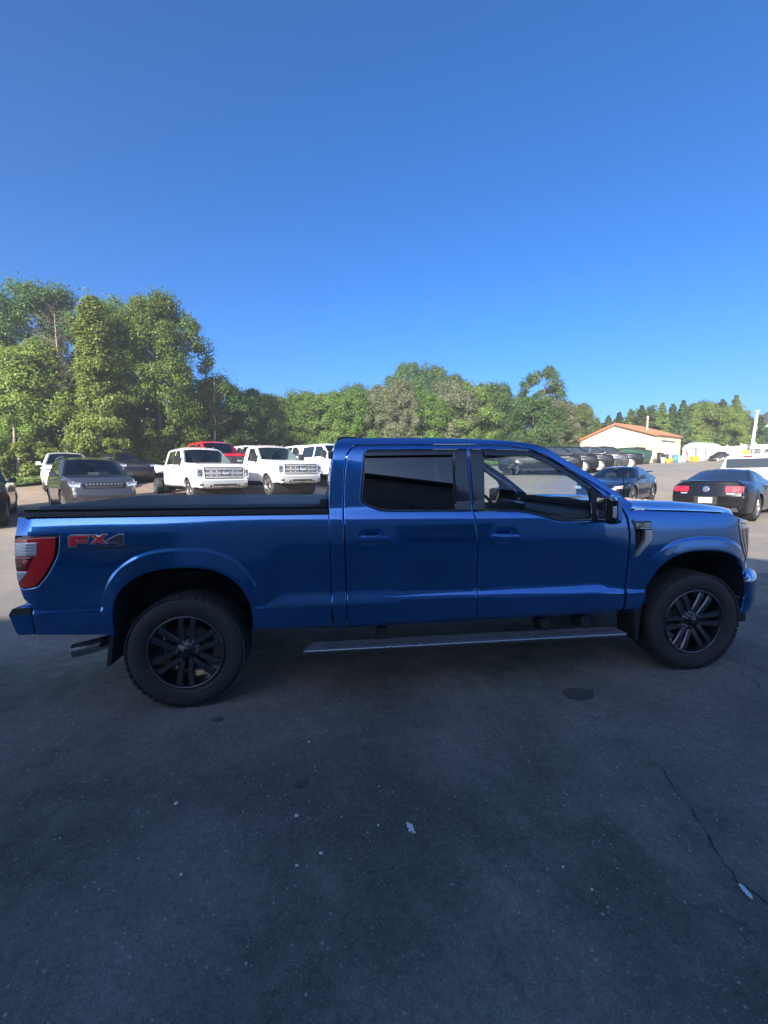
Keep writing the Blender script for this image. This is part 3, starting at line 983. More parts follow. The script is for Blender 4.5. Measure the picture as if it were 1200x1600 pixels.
# step, flaps, exhaust, underbody
for sgn in (-1, 1):
    mb = MB()
    def sx(t): return .83 + (3.335 - .83) * t
    secs = []
    n = 20
    vs = []; fs = []
    prof = [(-1.045, .385), (-1.040, .400), (-.925, .412), (-.90, .40), (-.91, .36), (-1.03, .362)]
    for i in range(n + 1):
        x = sx(i / n)
        ins_ = 0
        dz = -.019 * (i / n)
        for (yy, zz_) in prof:
            xx = x
            if i == 0: xx = x + (.07 if yy > -1.0 else 0)
            if i == n: xx = x - (.05 if yy > -1.0 else 0)
            vs.append((xx, yy * (-sgn), zz_ + dz))
    m_ = len(prof)
    for i in range(n):
        for k in range(m_):
            fs.append((i * m_ + k, i * m_ + (k + 1) % m_, (i + 1) * m_ + (k + 1) % m_, (i + 1) * m_ + k))
    fs += [tuple(range(m_ - 1, -1, -1)), tuple(n * m_ + k for k in range(m_))]
    mb.add(vs, fs)
    st = mb.build('running_board', M['step_grey'], truck)
    mb = MB(); mb.tube([(.845, sgn * 1.043, .392), (3.318, sgn * 1.043, .373)], .011, 8); mb.build('chrome_edge', M['steel'], st)
    mb = MB()
    for k in range(60):
        x = .99 + k * .0385
        mb.box((x, sgn * .975, .4125 - .019 * (x - .83) / 2.5), (.022, .07, .003))
    mb.build('tread_strip', M['step_grey'], st)
    for bx in (1.42, 2.72, 3.06):
        mb = MB(); mb.box((bx, sgn * .86, .43), (.075, .14, .09), rot=('X', sgn * R(12)), bev=.01); mb.box((bx - .02, sgn * .80, .48), (.03, .08, .12), bev=.006)
        mb.build('step_bracket', M['under'], st)
    # mud flaps
    mb = MB(); mb.prism([(-.478, .74), (-.50, .56), (-.532, .345), (-.525, .335), (-.505, .342), (-.47, .56), (-.455, .74)], sgn * .72, sgn * .955)
    mb.build('mud_flap', M['black_trim'], truck)
    mb = MB(); mb.prism([(3.53, .64), (3.515, .5), (3.50, .30), (3.49, .27), (3.475, .29), (3.46, .5), (3.48, .62)], sgn * .74, sgn * .955)
    mb.build('mud_flap', M['black_trim'], truck)
    # inner wheel houses
    for xc in (0, 3.99):
        A = ARCH['r'] if xc == 0 else ARCH['f']
        pts = arch_poly('r' if xc == 0 else 'f', .62, 16)
        vs = []; fs = []
        for p in pts:
            for yy in (.955, .56):
                vs.append((p[0] + .0, sgn * yy, p[1] + .01))
        for i in range(len(pts) - 1):
            fs.append((2 * i, 2 * i + 1, 2 * i + 3, 2 * i + 2))
        fs.append(tuple(2 * i + 1 for i in range(len(pts))))
        mb = MB(); mb.add(vs, fs); mb.build('wheel_house', M['under'], truck)
    mb = MB(); mb.box((1.7, sgn * .45, .50), (5.4, .09, .16), bev=.01); mb.build('frame_rail', M['under'], truck)
    mb = MB(); mb.tube([(.45, sgn * .55, .46), (-.3, sgn * .55, .46)], .04, 8); mb.tube([(-.15, sgn * .6, .33), (-.15, sgn * .5, .75)], .03, 8); mb.build('shock_absorber', M['under'], truck)
mb = MB(); mb.tube([(0, -.8, .40), (0, -.15, .40), (0, .15, .40), (0, .8, .40)], [.05, .06, .06, .05], 10); mb.lathe([(.0, -.16), (.13, -.08), (.15, 0), (.13, .08), (0, .16)], axis='X', c=(0, 0, .40), seg=16); mb.build('rear_axle', M['under'], truck)
mb = MB(); mb.tube([(3.993, -.8, .40), (3.993, .8, .40)], .045, 10); mb.build('front_axle', M['under'], truck)
mb = MB(); mb.box((1.95, 0, .60), (2.6, 1.78, .10), bev=.02); mb.box((2.5, 0, .47), (.9, .7, .2), bev=.05); mb.box((1.5, .2, .45), (1.1, .35, .2), bev=.05); mb.build('underbody', M['under'], truck)
mb = MB(); mb.box((4.1, 0, .75), (.9, 1.05, .7), bev=.05); mb.build('engine_bay', M['under'], truck)
mb = MB()
mb.tube([(.9, -.5, .50), (.2, -.56, .52), (-.35, -.62, .50), (-.58, -.70, .44), (-.68, -.74, .42)], .035, 12)
ex = mb.build('exhaust_pipe', M['under'], truck)
mb = MB()
mb.tube([(-.62, -.70, .43), (-.74, -.75, .41), (-.845, -.79, .400)], [.046, .049, .050], 20, cap=False)
mb.tube([(-.845, -.79, .400), (-.74, -.75, .41), (-.62, -.70, .43)], [.044, .043, .04], 20, cap=False)
mb.lathe([(.044, 0), (.050, .0)], axis='X', c=(0, 0, 0), seg=4) if False else None
mb.build('exhaust_tip', M['steel'], ex)
mb = MB(); mb.tube([(-.5, .0, .52), (-1.2, 0, .52)], .035, 8); mb.build('tow_hitch', M['under'], truck)

# cabin
cab = MB(); cab.box((2.1, 0, .70), (2.1, 1.72, .08)); cab.box((1.13, 0, 1.0), (.05, 1.75, .7)); cab.box((3.4, 0, .95), (.1, 1.7, .6)); cab.build('cabin_floor', M['cloth_dark'], truck)
for sgn in (-1, 1):
    mb = MB(); mb.box((2.2, sgn * .885, 1.0), (2.1, .05, .60), bev=.02); mb.box((2.65, sgn * .87, 1.22), (.75, .04, .08), bev=.015); mb.build('door_lining', M['cloth_dark'], truck)
    mb = MB(); mb.box((2.12, sgn * .80, 1.55), (.12, .06, .6), rot=('X', sgn * R(18)), bev=.02); mb.build('pillar_lining', M['cloth_grey'], truck)
    st = MB(); st.box((2.42, sgn * .40, .95), (.55, .52, .18), bev=.06); sc_ = st.build('front_seat', M['cloth_dark'], truck)
    mb = MB(); mb.box((2.15, sgn * .40, 1.28), (.17, .50, .66), rot=('Y', R(-14)), bev=.07, taper=.85); mb.build('seat_back', M['cloth_dark'], sc_)
    mb = MB(); mb.box((2.06, sgn * .40, 1.68), (.11, .27, .18), rot=('Y', R(-10)), bev=.045); mb.tube([(2.09, sgn * .40 - .06, 1.55), (2.07, sgn * .40 - .06, 1.64)], .008, 6); mb.tube([(2.09, sgn * .40 + .06, 1.55), (2.07, sgn * .40 + .06, 1.64)], .008, 6); mb.build('head_rest', M['cloth_dark'], sc_)
    mb = MB(); mb.box((1.24, sgn * .42, 1.60), (.10, .26, .16), bev=.04); mb.build('head_rest', M['cloth_dark'], truck)
mb = MB(); mb.box((1.50, 0, .98), (.55, 1.4, .16), bev=.05); mb.box((1.26, 0, 1.26), (.16, 1.4, .60), rot=('Y', R(-10)), bev=.06); mb.build('rear_seat', M['cloth_dark'], truck)
ds = MB(); ds.box((3.12, 0, 1.20), (.42, 1.64, .24), bev=.09); ds.box((3.0, .40, 1.30), (.2, .42, .10), bev=.04); dash = ds.build('dashboard', M['cloth_dark'], truck)
mb = MB(); mb.box((2.91, 0, 1.26), (.03, .30, .20), rot=('Y', R(-12)), bev=.01); mb.build('screen', M['gloss_black'], dash)
mb = MB()
ctr = Vector((2.76, .40, 1.24)); rot = Matrix.Rotation(R(-24), 3, 'Y')
ring = [ctr + rot @ Vector((0, math.cos(a) * .185, math.sin(a) * .185)) for a in np.linspace(0, 2 * math.pi, 33)]
mb.tube(ring, .016, 8, cap=False)
for a in (0, math.pi, -math.pi / 2):
    mb.tube([ctr, ctr + rot @ Vector((0, math.cos(a) * .18, math.sin(a) * .18))], .018, 6)
mb.box(ctr, (.05, .13, .12), rot=rot, bev=.02); mb.tube([ctr, ctr + Vector((.25, 0, -.08))], .03, 8)
mb.build('steering_wheel', M['cloth_dark'], truck)
mb = MB(); mb.box((2.45, 0, 1.0), (.8, .26, .3), bev=.05); mb.build('centre_console', M['cloth_dark'], truck)
grid_mesh('headliner', span([(x, z - .05) for x, z in ROOFC[k0:k1 + 1]], lambda x, z: sw(x, z) - .05, 9), M['cloth_grey'], truck)
mb = MB(); mb.box((2.80, 0, 1.66), (.03, .26, .07), bev=.015); mb.tube([(2.82, 0, 1.67), (2.88, 0, 1.74)], .01, 6); mb.build('rear_view_mirror', M['gloss_black'], truck)
# ------------------------------------------------------------------ the lot
def CP(X, d):
    """a place given as metres right of and ahead of where the photographer stands"""
    return CAM.x + RT.x * X + FW.x * d, CAM.y + RT.y * X + FW.y * d

_gt = np.array([-60, 0, 6.0, 8.5, 11, 15.6, 20, 26, 32, 41, 46, 60, 90, 140, 300, 900])
_gz = np.array([0, 0, 0, .10, .33, .74, 1.10, 1.48, 1.78, 2.32, 2.6, 3.2, 4.0, 4.6, 5.5, 6.0])
_ft = np.arange(-60, 900, .5); _fz = np.interp(_ft, _gt, _gz)
_fz = np.convolve(np.pad(_fz, 3, mode='edge'), np.ones(7) / 7, mode='valid')
def ground_z(x, y):
    t = (x - CAM.x) * FW.x + (y - CAM.y) * FW.y
    X = (x - CAM.x) * RT.x + (y - CAM.y) * RT.y
    dip = .33 * float(smooth01((X - 3) / 4)) * math.exp(-((t - 16) / 5) ** 2)
    return float(np.interp(t, _ft, _fz)) - dip
def GP(X, d, dz=0.0):
    x, y = CP(X, d)
    return (x, y, ground_z(x, y) + dz)
def heading(a):
    """angle in degrees counted from the photographer's right-hand side"""
    return R(a) - YAW

def ground_mat():
    m, nt, b = newmat('lot surface')
    L = nt.links
    tc = nt.nodes.new('ShaderNodeTexCoord')
    sep = nt.nodes.new('ShaderNodeSeparateXYZ'); L.new(tc.outputs['Object'], sep.inputs[0])
    def math_(op, a, bb=None, c=None):
        n = nt.nodes.new('ShaderNodeMath'); n.operation = op
        for i, v in enumerate((a, bb, c)):
            if v is None: continue
            if hasattr(v, 'links'): L.new(v, n.inputs[i])
            else: n.inputs[i].default_value = v
        return n.outputs[0]
    def mix(f, a, bb):
        n = nt.nodes.new('ShaderNodeMix'); n.data_type = 'RGBA'
        L.new(f, n.inputs[0])
        for i, v in ((6, a), (7, bb)):
            if hasattr(v, 'links'): L.new(v, n.inputs[i])
            else: n.inputs[i].default_value = (*v, 1)
        return n.outputs[2]
    def sstep(v, a, bb):
        n = nt.nodes.new('ShaderNodeMapRange'); n.interpolation_type = 'SMOOTHSTEP'
        L.new(v, n.inputs[0]); n.inputs[1].default_value = a; n.inputs[2].default_value = bb
        return n.outputs[0]
    big = noise(nt, .35, 5, .6).outputs['Fac']
    med = noise(nt, 2.2, 6, .65).outputs['Fac']
    fine = noise(nt, 60, 4, .7).outputs['Fac']
    vo = nt.nodes.new('ShaderNodeTexVoronoi'); vo.inputs['Scale'].default_value = 85; L.new(tc.outputs['Object'], vo.inputs['Vector'])
    vo2 = nt.nodes.new('ShaderNodeTexVoronoi'); vo2.inputs['Scale'].default_value = 26; L.new(tc.outputs['Object'], vo2.inputs['Vector'])
    # sealed pad next to the building; its shade is put into this dark tone
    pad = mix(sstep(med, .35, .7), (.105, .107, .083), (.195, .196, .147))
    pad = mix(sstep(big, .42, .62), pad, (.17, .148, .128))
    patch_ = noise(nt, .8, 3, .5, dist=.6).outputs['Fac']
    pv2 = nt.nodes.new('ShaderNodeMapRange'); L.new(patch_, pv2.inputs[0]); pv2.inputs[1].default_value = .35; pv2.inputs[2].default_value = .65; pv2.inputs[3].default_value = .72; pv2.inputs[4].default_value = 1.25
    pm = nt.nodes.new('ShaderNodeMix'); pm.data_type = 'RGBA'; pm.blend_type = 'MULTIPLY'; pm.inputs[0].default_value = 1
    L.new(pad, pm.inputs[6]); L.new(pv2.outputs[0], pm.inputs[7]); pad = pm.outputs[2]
    grain = noise(nt, 110, 3, .8).outputs['Fac']
    grain2 = noise(nt, 34, 4, .75).outputs['Fac']
    mot = noise(nt, 9, 5, .7).outputs['Fac']
    gsum = math_('ADD', math_('MULTIPLY', grain, .9), math_('ADD', math_('MULTIPLY', grain2, .7), math_('MULTIPLY', mot, .5)))
    gv_ = nt.nodes.new('ShaderNodeMapRange'); L.new(gsum, gv_.inputs[0]); gv_.inputs[1].default_value = .75; gv_.inputs[2].default_value = 1.35; gv_.inputs[3].default_value = .45; gv_.inputs[4].default_value = 1.6
    gm = nt.nodes.new('ShaderNodeMix'); gm.data_type = 'RGBA'; gm.blend_type = 'MULTIPLY'; gm.inputs[0].default_value = 1
    L.new(pad, gm.inputs[6]); L.new(gv_.outputs[0], gm.inputs[7]); pad = gm.outputs[2]
    stone = math_('MULTIPLY', sstep(vo.outputs['Distance'], .40, .16), sstep(vo.outputs['Color'], .55, .95))
    pad = mix(math_('MULTIPLY', stone, .75), pad, (.36, .33, .30))
    stone2 = math_('MULTIPLY', sstep(vo2.outputs['Distance'], .20, .10), sstep(vo2.outputs['Color'], .70, .95))
    pad = mix(math_('MULTIPLY', stone2, .8), pad, (.50, .46, .40))
    pit = math_('MULTIPLY', sstep(fine, .36, .26), .6)
    pad = mix(pit, pad, (.06, .056, .054))
    # worn asphalt beyond the shade; sunlight is put into its pale tone
    old_lit = mix(sstep(med, .3, .7), (.27, .235, .185), (.36, .315, .25))
    old_lit = mix(sstep(big, .38, .66), old_lit, (.24, .222, .195))
    old_lit = mix(math_('MULTIPLY', stone, .5), old_lit, (.42, .40, .36))
    # packed dirt and gravel on the left
    dirt = mix(sstep(med, .35, .65), (.27, .205, .145), (.36, .29, .215))
    dirt = mix(sstep(fine, .55, .75), dirt, (.42, .37, .30))
    # where the dark tone ends: a wavering line near the building's shadow edge
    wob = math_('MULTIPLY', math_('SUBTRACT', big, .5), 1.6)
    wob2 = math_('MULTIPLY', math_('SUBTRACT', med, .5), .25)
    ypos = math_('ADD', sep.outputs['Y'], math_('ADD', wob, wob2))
    f_lit = sstep(ypos, 1.55, 1.75)
    col = mix(f_lit, pad, old_lit)
    # dirt: left of a line that runs away from the camera
    u = math_('ADD', math_('MULTIPLY', sep.outputs['X'], 1.0), math_('MULTIPLY', sep.outputs['Y'], -.10))
    u = math_('ADD', u, math_('MULTIPLY', math_('SUBTRACT', big, .5), 7))
    fd = math_('MULTIPLY', sstep(u, -2.0, -6.0), sstep(ypos, 7.0, 9.5))
    col = mix(fd, col, dirt)
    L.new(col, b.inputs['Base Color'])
    b.inputs['Roughness'].default_value = .78
    b.inputs['Specular IOR Level'].default_value = .35
    bp = nt.nodes.new('ShaderNodeBump'); bp.inputs['Strength'].default_value = .55; bp.inputs['Distance'].default_value = .012
    hsum = math_('ADD', math_('MULTIPLY', fine, .8), math_('MULTIPLY', stone, .5))
    hsum = math_('ADD', hsum, math_('MULTIPLY', grain, .7)); L.new(hsum, bp.inputs['Height']); L.new(bp.outputs[0], b.inputs['Normal'])
    return m
gx = np.concatenate([np.array([-900, -500, -250, -150, -100, -70]), np.arange(-56, 72, 2.0), np.array([80, 110, 160, 260, 500, 900])])
gy = np.concatenate([np.array([-400, -150, -70, -40, -25]), np.arange(-16, 70, 1.0), np.arange(72, 110, 4), np.array([120, 150, 200, 300, 500, 900])])
gv = [(x, y, ground_z(x, y)) for x in gx for y in gy]
gf = []
ny_ = len(gy)
for i in range(len(gx) - 1):
    for j in range(ny_ - 1):
        gf.append((i * ny_ + j, (i + 1) * ny_ + j, (i + 1) * ny_ + j + 1, i * ny_ + j + 1))
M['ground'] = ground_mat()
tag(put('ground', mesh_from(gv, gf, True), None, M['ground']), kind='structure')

# ---------------------------------------------------------------- dealership building behind the photographer: it shades the pad and shows in the paint
M['siding'] = pbr('grey metal siding', (.42, .40, .37), .5, var=.1)
M['tan_wall'] = pbr('tan block wall', (.48, .40, .27), .8, var=.12)
M['roof_metal'] = pbr('dark roofing', (.05, .052, .056), .6)
bld = thing('dealership_building', 'large grey gabled dealership building standing behind the photographer', 'building', (0, -8.0, 0))
def wall_prism(name, prof, y0, y1, mat):
    mb = MB(); mb.prism(prof, y0, y1); return mb.build(name, mat, bld)
wall_prism('gable_wall', [(-6.5, 0), (8.0, 0), (8.0, 2.95), (-2.0, 6.40), (-6.5, 5.40)], -12.0, 0, M['siding'])
wall_prism('wing_wall', [(-11.5, 0), (-6.503, 0), (-6.503, 4.10), (-11.5, 4.10)], -12.0, -.3, M['siding'])
mb = MB(); mb.prism([(-11.7, 4.103), (-6.503, 4.103), (-6.503, 4.27), (-11.7, 4.27)], -12.2, -.1); mb.build('parapet', M['roof_metal'], bld)
mb = MB(); mb.prism([(-6.8, 5.35), (-2.0, 6.412), (8.4, 2.83), (8.4, 2.97), (-2.0, 6.57), (-6.8, 5.51)], -12.3, .35); mb.build('roof', M['roof_metal'], bld)
for (x0, x1, z1, m_) in ((-1.6, 1.4, 3.2, 'tan_wall'), (2.6, 5.0, 2.6, 'glass_dark'), (-5.4, -2.6, 3.2, 'glass_dark')):
    mb = MB(); mb.box(((x0 + x1) / 2, .02, z1 / 2 + .02), (x1 - x0, .06, z1)); dd = mb.build('bay_door', M[m_], bld)
    
# a person-height landscape of things is not needed there; the pad continues to the wall
# ------------------------------------------------------------------ other vehicles
M['clad'] = pbr('black bumper plastic', (.022, .022, .024), .6, var=.15)
M['screen'] = glass('windscreen glass', (.80, .95, .93), .62, .5)
M['headlamp'] = pbr('headlamp', (.62, .65, .68), .12, metal=.5, coat=1.0)
M['lamp_bezel'] = pbr('lamp bezel', (.12, .12, .13), .2, metal=.5, coat=1.0)
M['tail_red'] = pbr('tail lamp red', (.62, .02, .035), .2, coat=1.0)
M['oval_blue'] = pbr('oval emblem blue', (.04, .07, .13), .4, coat=.6)

def wheel_mesh_set(Rw, wd, style):
    key = (round(Rw, 3), round(wd, 3), style)
    if key in _WC: return _WC[key]
    rin = Rw * .66
    h = wd / 2
    t = MB(); t.lathe([(rin, -h * .8), (rin + .03, -h * .98), (Rw - .04, -h), (Rw - .008, -h * .8), (Rw, -h * .3), (Rw, h * .3), (Rw - .008, h * .8), (Rw - .04, h), (rin + .03, h * .98), (rin, h * .8)], seg=28)
    r = MB(); r.lathe([(rin + .006, -h * .82), (rin - .012, -h * .9), (rin - .02, -h * .7), (rin - .02, h * .7)], seg=28)
    r.lathe([(.0001, -h * .72), (.06, -h * .72), (.075, -h * .5), (rin * .95, -h * .2 if style != 'steel' else -h * .5)], seg=20)
    n = {'five': 5, 'ten': 10, 'steel': 8}[style]
    for k in range(n):
        a = 2 * math.pi * k / n
        rm = Matrix.Rotation(-a, 3, 'Y')
        c = rm @ Vector((rin * .5, -h * .70, 0))
        r.box(c, (rin * .92, .03, rin * (.30 if style == 'five' else .13)), rot=rm, bev=.006)
    _WC[key] = (t, r)
    return _WC[key]
_WC = {}
_WM = {}
def add_wheel(parent, x, y, Rw, wd, style, rim_mat, side):
    key = (round(Rw, 3), round(wd, 3), style, rim_mat)
    w = bpy.data.objects.new('wheel', None); COL.objects.link(w); w.parent = parent
    w.location = (x, y, Rw); w.rotation_euler = (0, 0, 0 if side < 0 else math.pi)
    if key not in _WM:
        t, r = wheel_mesh_set(Rw, wd, style)
        a = t.build('tyre', M['rubber'], w, fix=False); b = r.build('rim', M[rim_mat], w, fix=False)
        _WM[key] = (a.data, b.data)
    else:
        for nm, me in zip(('tyre', 'rim'), _WM[key]):
            o = bpy.data.objects.new(nm, me); COL.objects.link(o); o.parent = w
    return w

class Car:
    def __init__(self, name, label, cat, sp, paint, loc, rz, group=None):
        self.sp = sp; self.paint = paint
        self.root = thing(name, label, cat, loc, rz, group)
        self.prof = np.array([p[:2] for p in sp['prof']], float)
        self.tags = [p[2] for p in sp['prof']]
        self.W = sp['W']
        self.build()
    def wy(self, x, z):
        sp = self.sp
        x = np.asarray(x, float); z = np.asarray(z, float)
        sz = np.array([s[0] for s in sp['sect']]); si = np.array([s[1] for s in sp['sect']])
        y = self.W - np.interp(z, sz, si)
        xf, kf, xr, kr = sp['plan']
        y = y - kf * np.maximum(x - xf, 0) ** 2 - kr * np.maximum(xr - x, 0) ** 2
        r = sp.get('round', .07)
        d = np.full(x.shape, 1e9)
        for i in range(len(self.prof) - 1):
            a, b = self.prof[i], self.prof[i + 1]
            ab = b - a
            t = np.clip(((x - a[0]) * ab[0] + (z - a[1]) * ab[1]) / max(ab @ ab, 1e-9), 0, 1)
            d = np.minimum(d, np.hypot(x - a[0] - t * ab[0], z - a[1] - t * ab[1]))
        q = np.clip(r - d, 0, r)
        y = y - (r - np.sqrt(np.maximum(r * r - q * q, 0))) * .85
        # lips round the wheels
        for xw in sp['wheels']:
            rr = np.hypot(x - xw, z - sp['R'])
            u = (sp['R'] * 1.12 + .10 - rr) / .05
            y = y + sp.get('lip', .018) * smooth01(u)
        return np.maximum(y, .2)
    def w1(self, x, z):
        return float(self.wy(np.array([x]), np.array([z]))[0])
    def build(self):
        sp = self.sp; Rw = sp['R']; zb = sp.get('sill', .28)
        # side sheet with wheel cut-outs
        bot = []
        xs = sorted(sp['wheels'])
        for xw in xs:
            ra = Rw * 1.12
            a0 = math.asin(max(-1, min(1, (zb - Rw) / ra)))
            for k in range(19):
                th = math.pi - a0 + (2 * a0 - math.pi) * k / 18 if False else (math.pi - a0) - (math.pi - 2 * a0) * k / 18
                bot.append((xw + ra * math.cos(th), Rw + ra * math.sin(th)))
        poly = [tuple(p) for p in self.prof] + [(self.prof[-1][0], zb)] + bot + [(self.prof[0][0], zb)]
        # drop doubled points
        pl = []
        for p in poly:
            if not pl or math.hypot(p[0] - pl[-1][0], p[1] - pl[-1][1]) > 1e-3: pl.append(p)
        if math.hypot(pl[0][0] - pl[-1][0], pl[0][1] - pl[-1][1]) < 1e-3: pl.pop()
        self.sides = {}
        for sgn in (-1, 1):
            fe = list(map(tuple, inset(resample(pl, .06), .03))) + list(map(tuple, inset(resample(pl, .08), .06)))
            s = panel('body_side', pl, self.wy, self.paint, self.root, sgn, sp=sp.get('sp', .13), feats=fe, edge=.003, th=.06)
            self.sides[sgn] = s
            for nm, wp in sp['windows']:
                w = panel(nm, fillet([(p[0], p[1], .05) for p in wp]), self.wy, M['glass_dark'], s, sgn, sp=.14, off=.006, edge=.002, th=.01)
            if 'sillband' in sp:
                for seg in sp['sillband']:
                    panel('side_cladding', seg, self.wy, M['clad'], s, sgn, sp=.15, off=.010, th=.02)
            for gx in sp.get('gaps', ()):
                panel('door_gap', [(gx[0], gx[1]), (gx[0] + .014, gx[1]), (gx[2] + .014, gx[3]), (gx[2], gx[3])], self.wy, M['under'], s, sgn, sp=.2, off=.002, edge=.001, th=.004)
            for (hx, hz) in sp.get('handles', ()):
                mb = MB(); mb.box((hx, sgn * (self.w1(hx, hz) + .012), hz), (.2, .03, .035), bev=.008)
                mb.build('door_handle', sp.get('handle_mat', self.paint), s)
            if 'mirror' in sp:
                mx, mz, ms = sp['mirror']
                yb = self.w1(mx, mz)
                mb = MB(); mb.box((mx, sgn * (yb + ms[1] * .5 + .05), mz), ms, bev=min(ms) * .25, taper=.9)
                mb.box((mx, sgn * (yb + .03), mz - ms[2] * .25), (.05, .14, .05), bev=.01)
                mi = mb.build('wing_mirror', sp.get('mirror_mat', self.paint), self.root)
                mb = MB(); mb.box((mx - ms[0] * .5 - .003, sgn * (yb + ms[1] * .5 + .05), mz), (.004, ms[1] * .8, ms[2] * .75)); mb.build('mirror_glass', M['mirror'], mi)
        # strips over the top, front to rear
        i = 0
        n = len(self.prof)
        self.strips = {}
        while i < n - 1:
            tg = self.tags[i]; j = i + 1
            while j < n - 1 and self.tags[j] == tg: j += 1
            pts = [tuple(p) for p in self.prof[i:j + 1]]
            den = []
            for a, b in zip(pts[:-1], pts[1:]):
                L = math.hypot(b[0] - a[0], b[1] - a[1]); k = max(2, int(L / .12))
                den += [(a[0] + (b[0] - a[0]) * q / k, a[1] + (b[1] - a[1]) * q / k) for q in range(k)]
            den.append(pts[-1])
            ny = 15
            P = np.zeros((len(den), ny, 3))
            for a, (x, z) in enumerate(den):
                w = self.w1(x, z) - .001
                bw = self.bow(x, z); cr = self.crown(x, z)
                for b in range(ny):
                    t = -1 + 2 * b / (ny - 1)
                    P[a, b] = (x + bw * (1 - abs(t) ** 2.4), t * w, z + cr * (1 - abs(t) ** 2.2))
            mat = sp['mats'].get(tg, None)
            mat = M[mat] if mat else self.paint
            if tg not in ('open',):
                o = grid_mesh(tg, P, mat, self.root, flip=True)
                self.strips.setdefault(tg, o)
            i = j
        mb = MB(); x0, x1 = self.prof[-1][0] + .08, self.prof[0][0] - .08
        mb.box(((x0 + x1) / 2, 0, zb + .16), (x1 - x0, self.W * 1.25, .34)); 
        mb.build('underbody', M['under'], self.root)
        if sp['mats'].get('windscreen') == 'screen':
            bz = sp['belt']; wx = [p for p, t in zip(self.prof, self.tags) if t == 'windscreen'][0][0]
            mb = MB(); mb.box((wx - .9, 0, bz - .42), (2.6, self.W * 1.6, .05)); mb.box((wx - .12, 0, bz - .10), (.45, self.W * 1.62, .14), bev=.04)
            cb = mb.build('cabin', M['cloth_dark'], self.root)
            for sg in (-.42, .42):
                mb = MB(); mb.box((wx - 1.15, sg * self.W, bz - .02), (.15, .44, .62), rot=('Y', R(-14)), bev=.05, taper=.85)
                mb.box((wx - 1.24, sg * self.W, bz + .36), (.09, .24, .16), rot=('Y', R(-10)), bev=.03); mb.build('seat', M['cloth_dark'], cb)
            mb = MB(); ct = Vector((wx - .50, .42 * self.W, bz - .03))
            mb.tube([ct + Vector((-.06 * math.sin(a), .17 * math.cos(a), .16 * math.sin(a))) for a in np.linspace(0, 2 * math.pi, 17)], .015, 5, cap=False); mb.build('steering_wheel', M['cloth_dark'], cb)
            mb = MB(); mb.box((wx - .42, 0, bz + .36), (.03, .22, .06), bev=.01); mb.build('rear_view_mirror', M['gloss_black'], cb)
        for xw in sp['wheels']:
            mb = MB()
            mb.lathe([(Rw * 1.10, -self.W * .93), (Rw * 1.10, self.W * .93)], c=(xw, 0, Rw), seg=24, smooth=False)
            o = mb.build('wheel_house', M['under'], self.root, fix=False)
            for sgn in (-1, 1):
                add_wheel(self.root, xw, sgn * (self.W - sp['wd'] / 2 - .02), Rw, sp['wd'], sp['style'], sp['rim'], sgn)
    def bow(self, x, z):
        sp = self.sp
        f = np.interp(x, *sp['bowf'])
        return float(f)
    def crown(self, x, z):
        return float(np.interp(z, [self.sp['sect'][0][0], self.sp['belt'], self.sp['belt'] + .3], [0, .012, .035])) if z > self.sp['belt'] - .25 else 0.0
    def face_x(self, y, z, rear=False):
        """x of the nose (or tail) at a place on it"""
        k = self.sp['nose'] if not rear else self.sp['tail']
        P = self.prof[k[0]:k[1] + 1]
        o = np.argsort(P[:, 1])
        x = float(np.interp(z, P[o, 1], P[o, 0]))
        w = self.w1(x, z)
        t = min(1, abs(y) / w)
        return x + self.bow(x, z) * (1 - t ** 2.4)
    def patch(self, name, yz, mat, parent=None, off=.010, rear=False, depth=.03, mirror=False):
        sg = -1 if rear else 1
        outs = []
        for m_ in ((1, -1) if mirror else (1,)):
            pts = resample([(p[0] * m_, p[1]) for p in yz], .12)
            n = len(pts)
            fr = [(self.face_x(p[0], p[1], rear) + sg * off, p[0], p[1]) for p in pts]
            bk = [(v[0] - sg * (depth + off), v[1], v[2]) for v in fr]
            c = pts.mean(0); cv = (self.face_x(c[0], c[1], rear) + sg * off, c[0], c[1])
            vs = fr + bk + [cv]
            fs = [(i, (i + 1) % n, 2 * n) for i in range(n)] + [(i, (i + 1) % n, n + (i + 1) % n, n + i) for i in range(n)]
            mb = MB(); mb.add(vs, fs)
            outs.append(mb.build(name, mat if not isinstance(mat, str) else M[mat], parent or self.root))
        return outs[0]

def oval(cx, cz, rx, rz, n=20):
    return [(cx + rx * math.cos(2 * math.pi * k / n), cz + rz * math.sin(2 * math.pi * k / n)) for k in range(n)]

def script_on(car, word, y, z, size, mat, parent, rear=False, off=.02):
    """a word in raised letters on the nose or tail"""
    cu = bpy.data.curves.new('t', 'FONT'); cu.body = word; cu.size = size; cu.extrude = .004
    cu.align_x = 'CENTER'; cu.align_y = 'CENTER'; cu.shear = .25
    tmp = bpy.data.objects.new('t', cu)
    me = bpy.data.meshes.new_from_object(tmp)
    bpy.data.objects.remove(tmp)
    o = put('emblem_lettering', me, parent, mat)
    x = car.face_x(y, z, rear) + (-off if rear else off)
    o.location = (x, y, z)
    o.rotation_euler = (R(90), 0, R(-90) if rear else R(90))
    return o

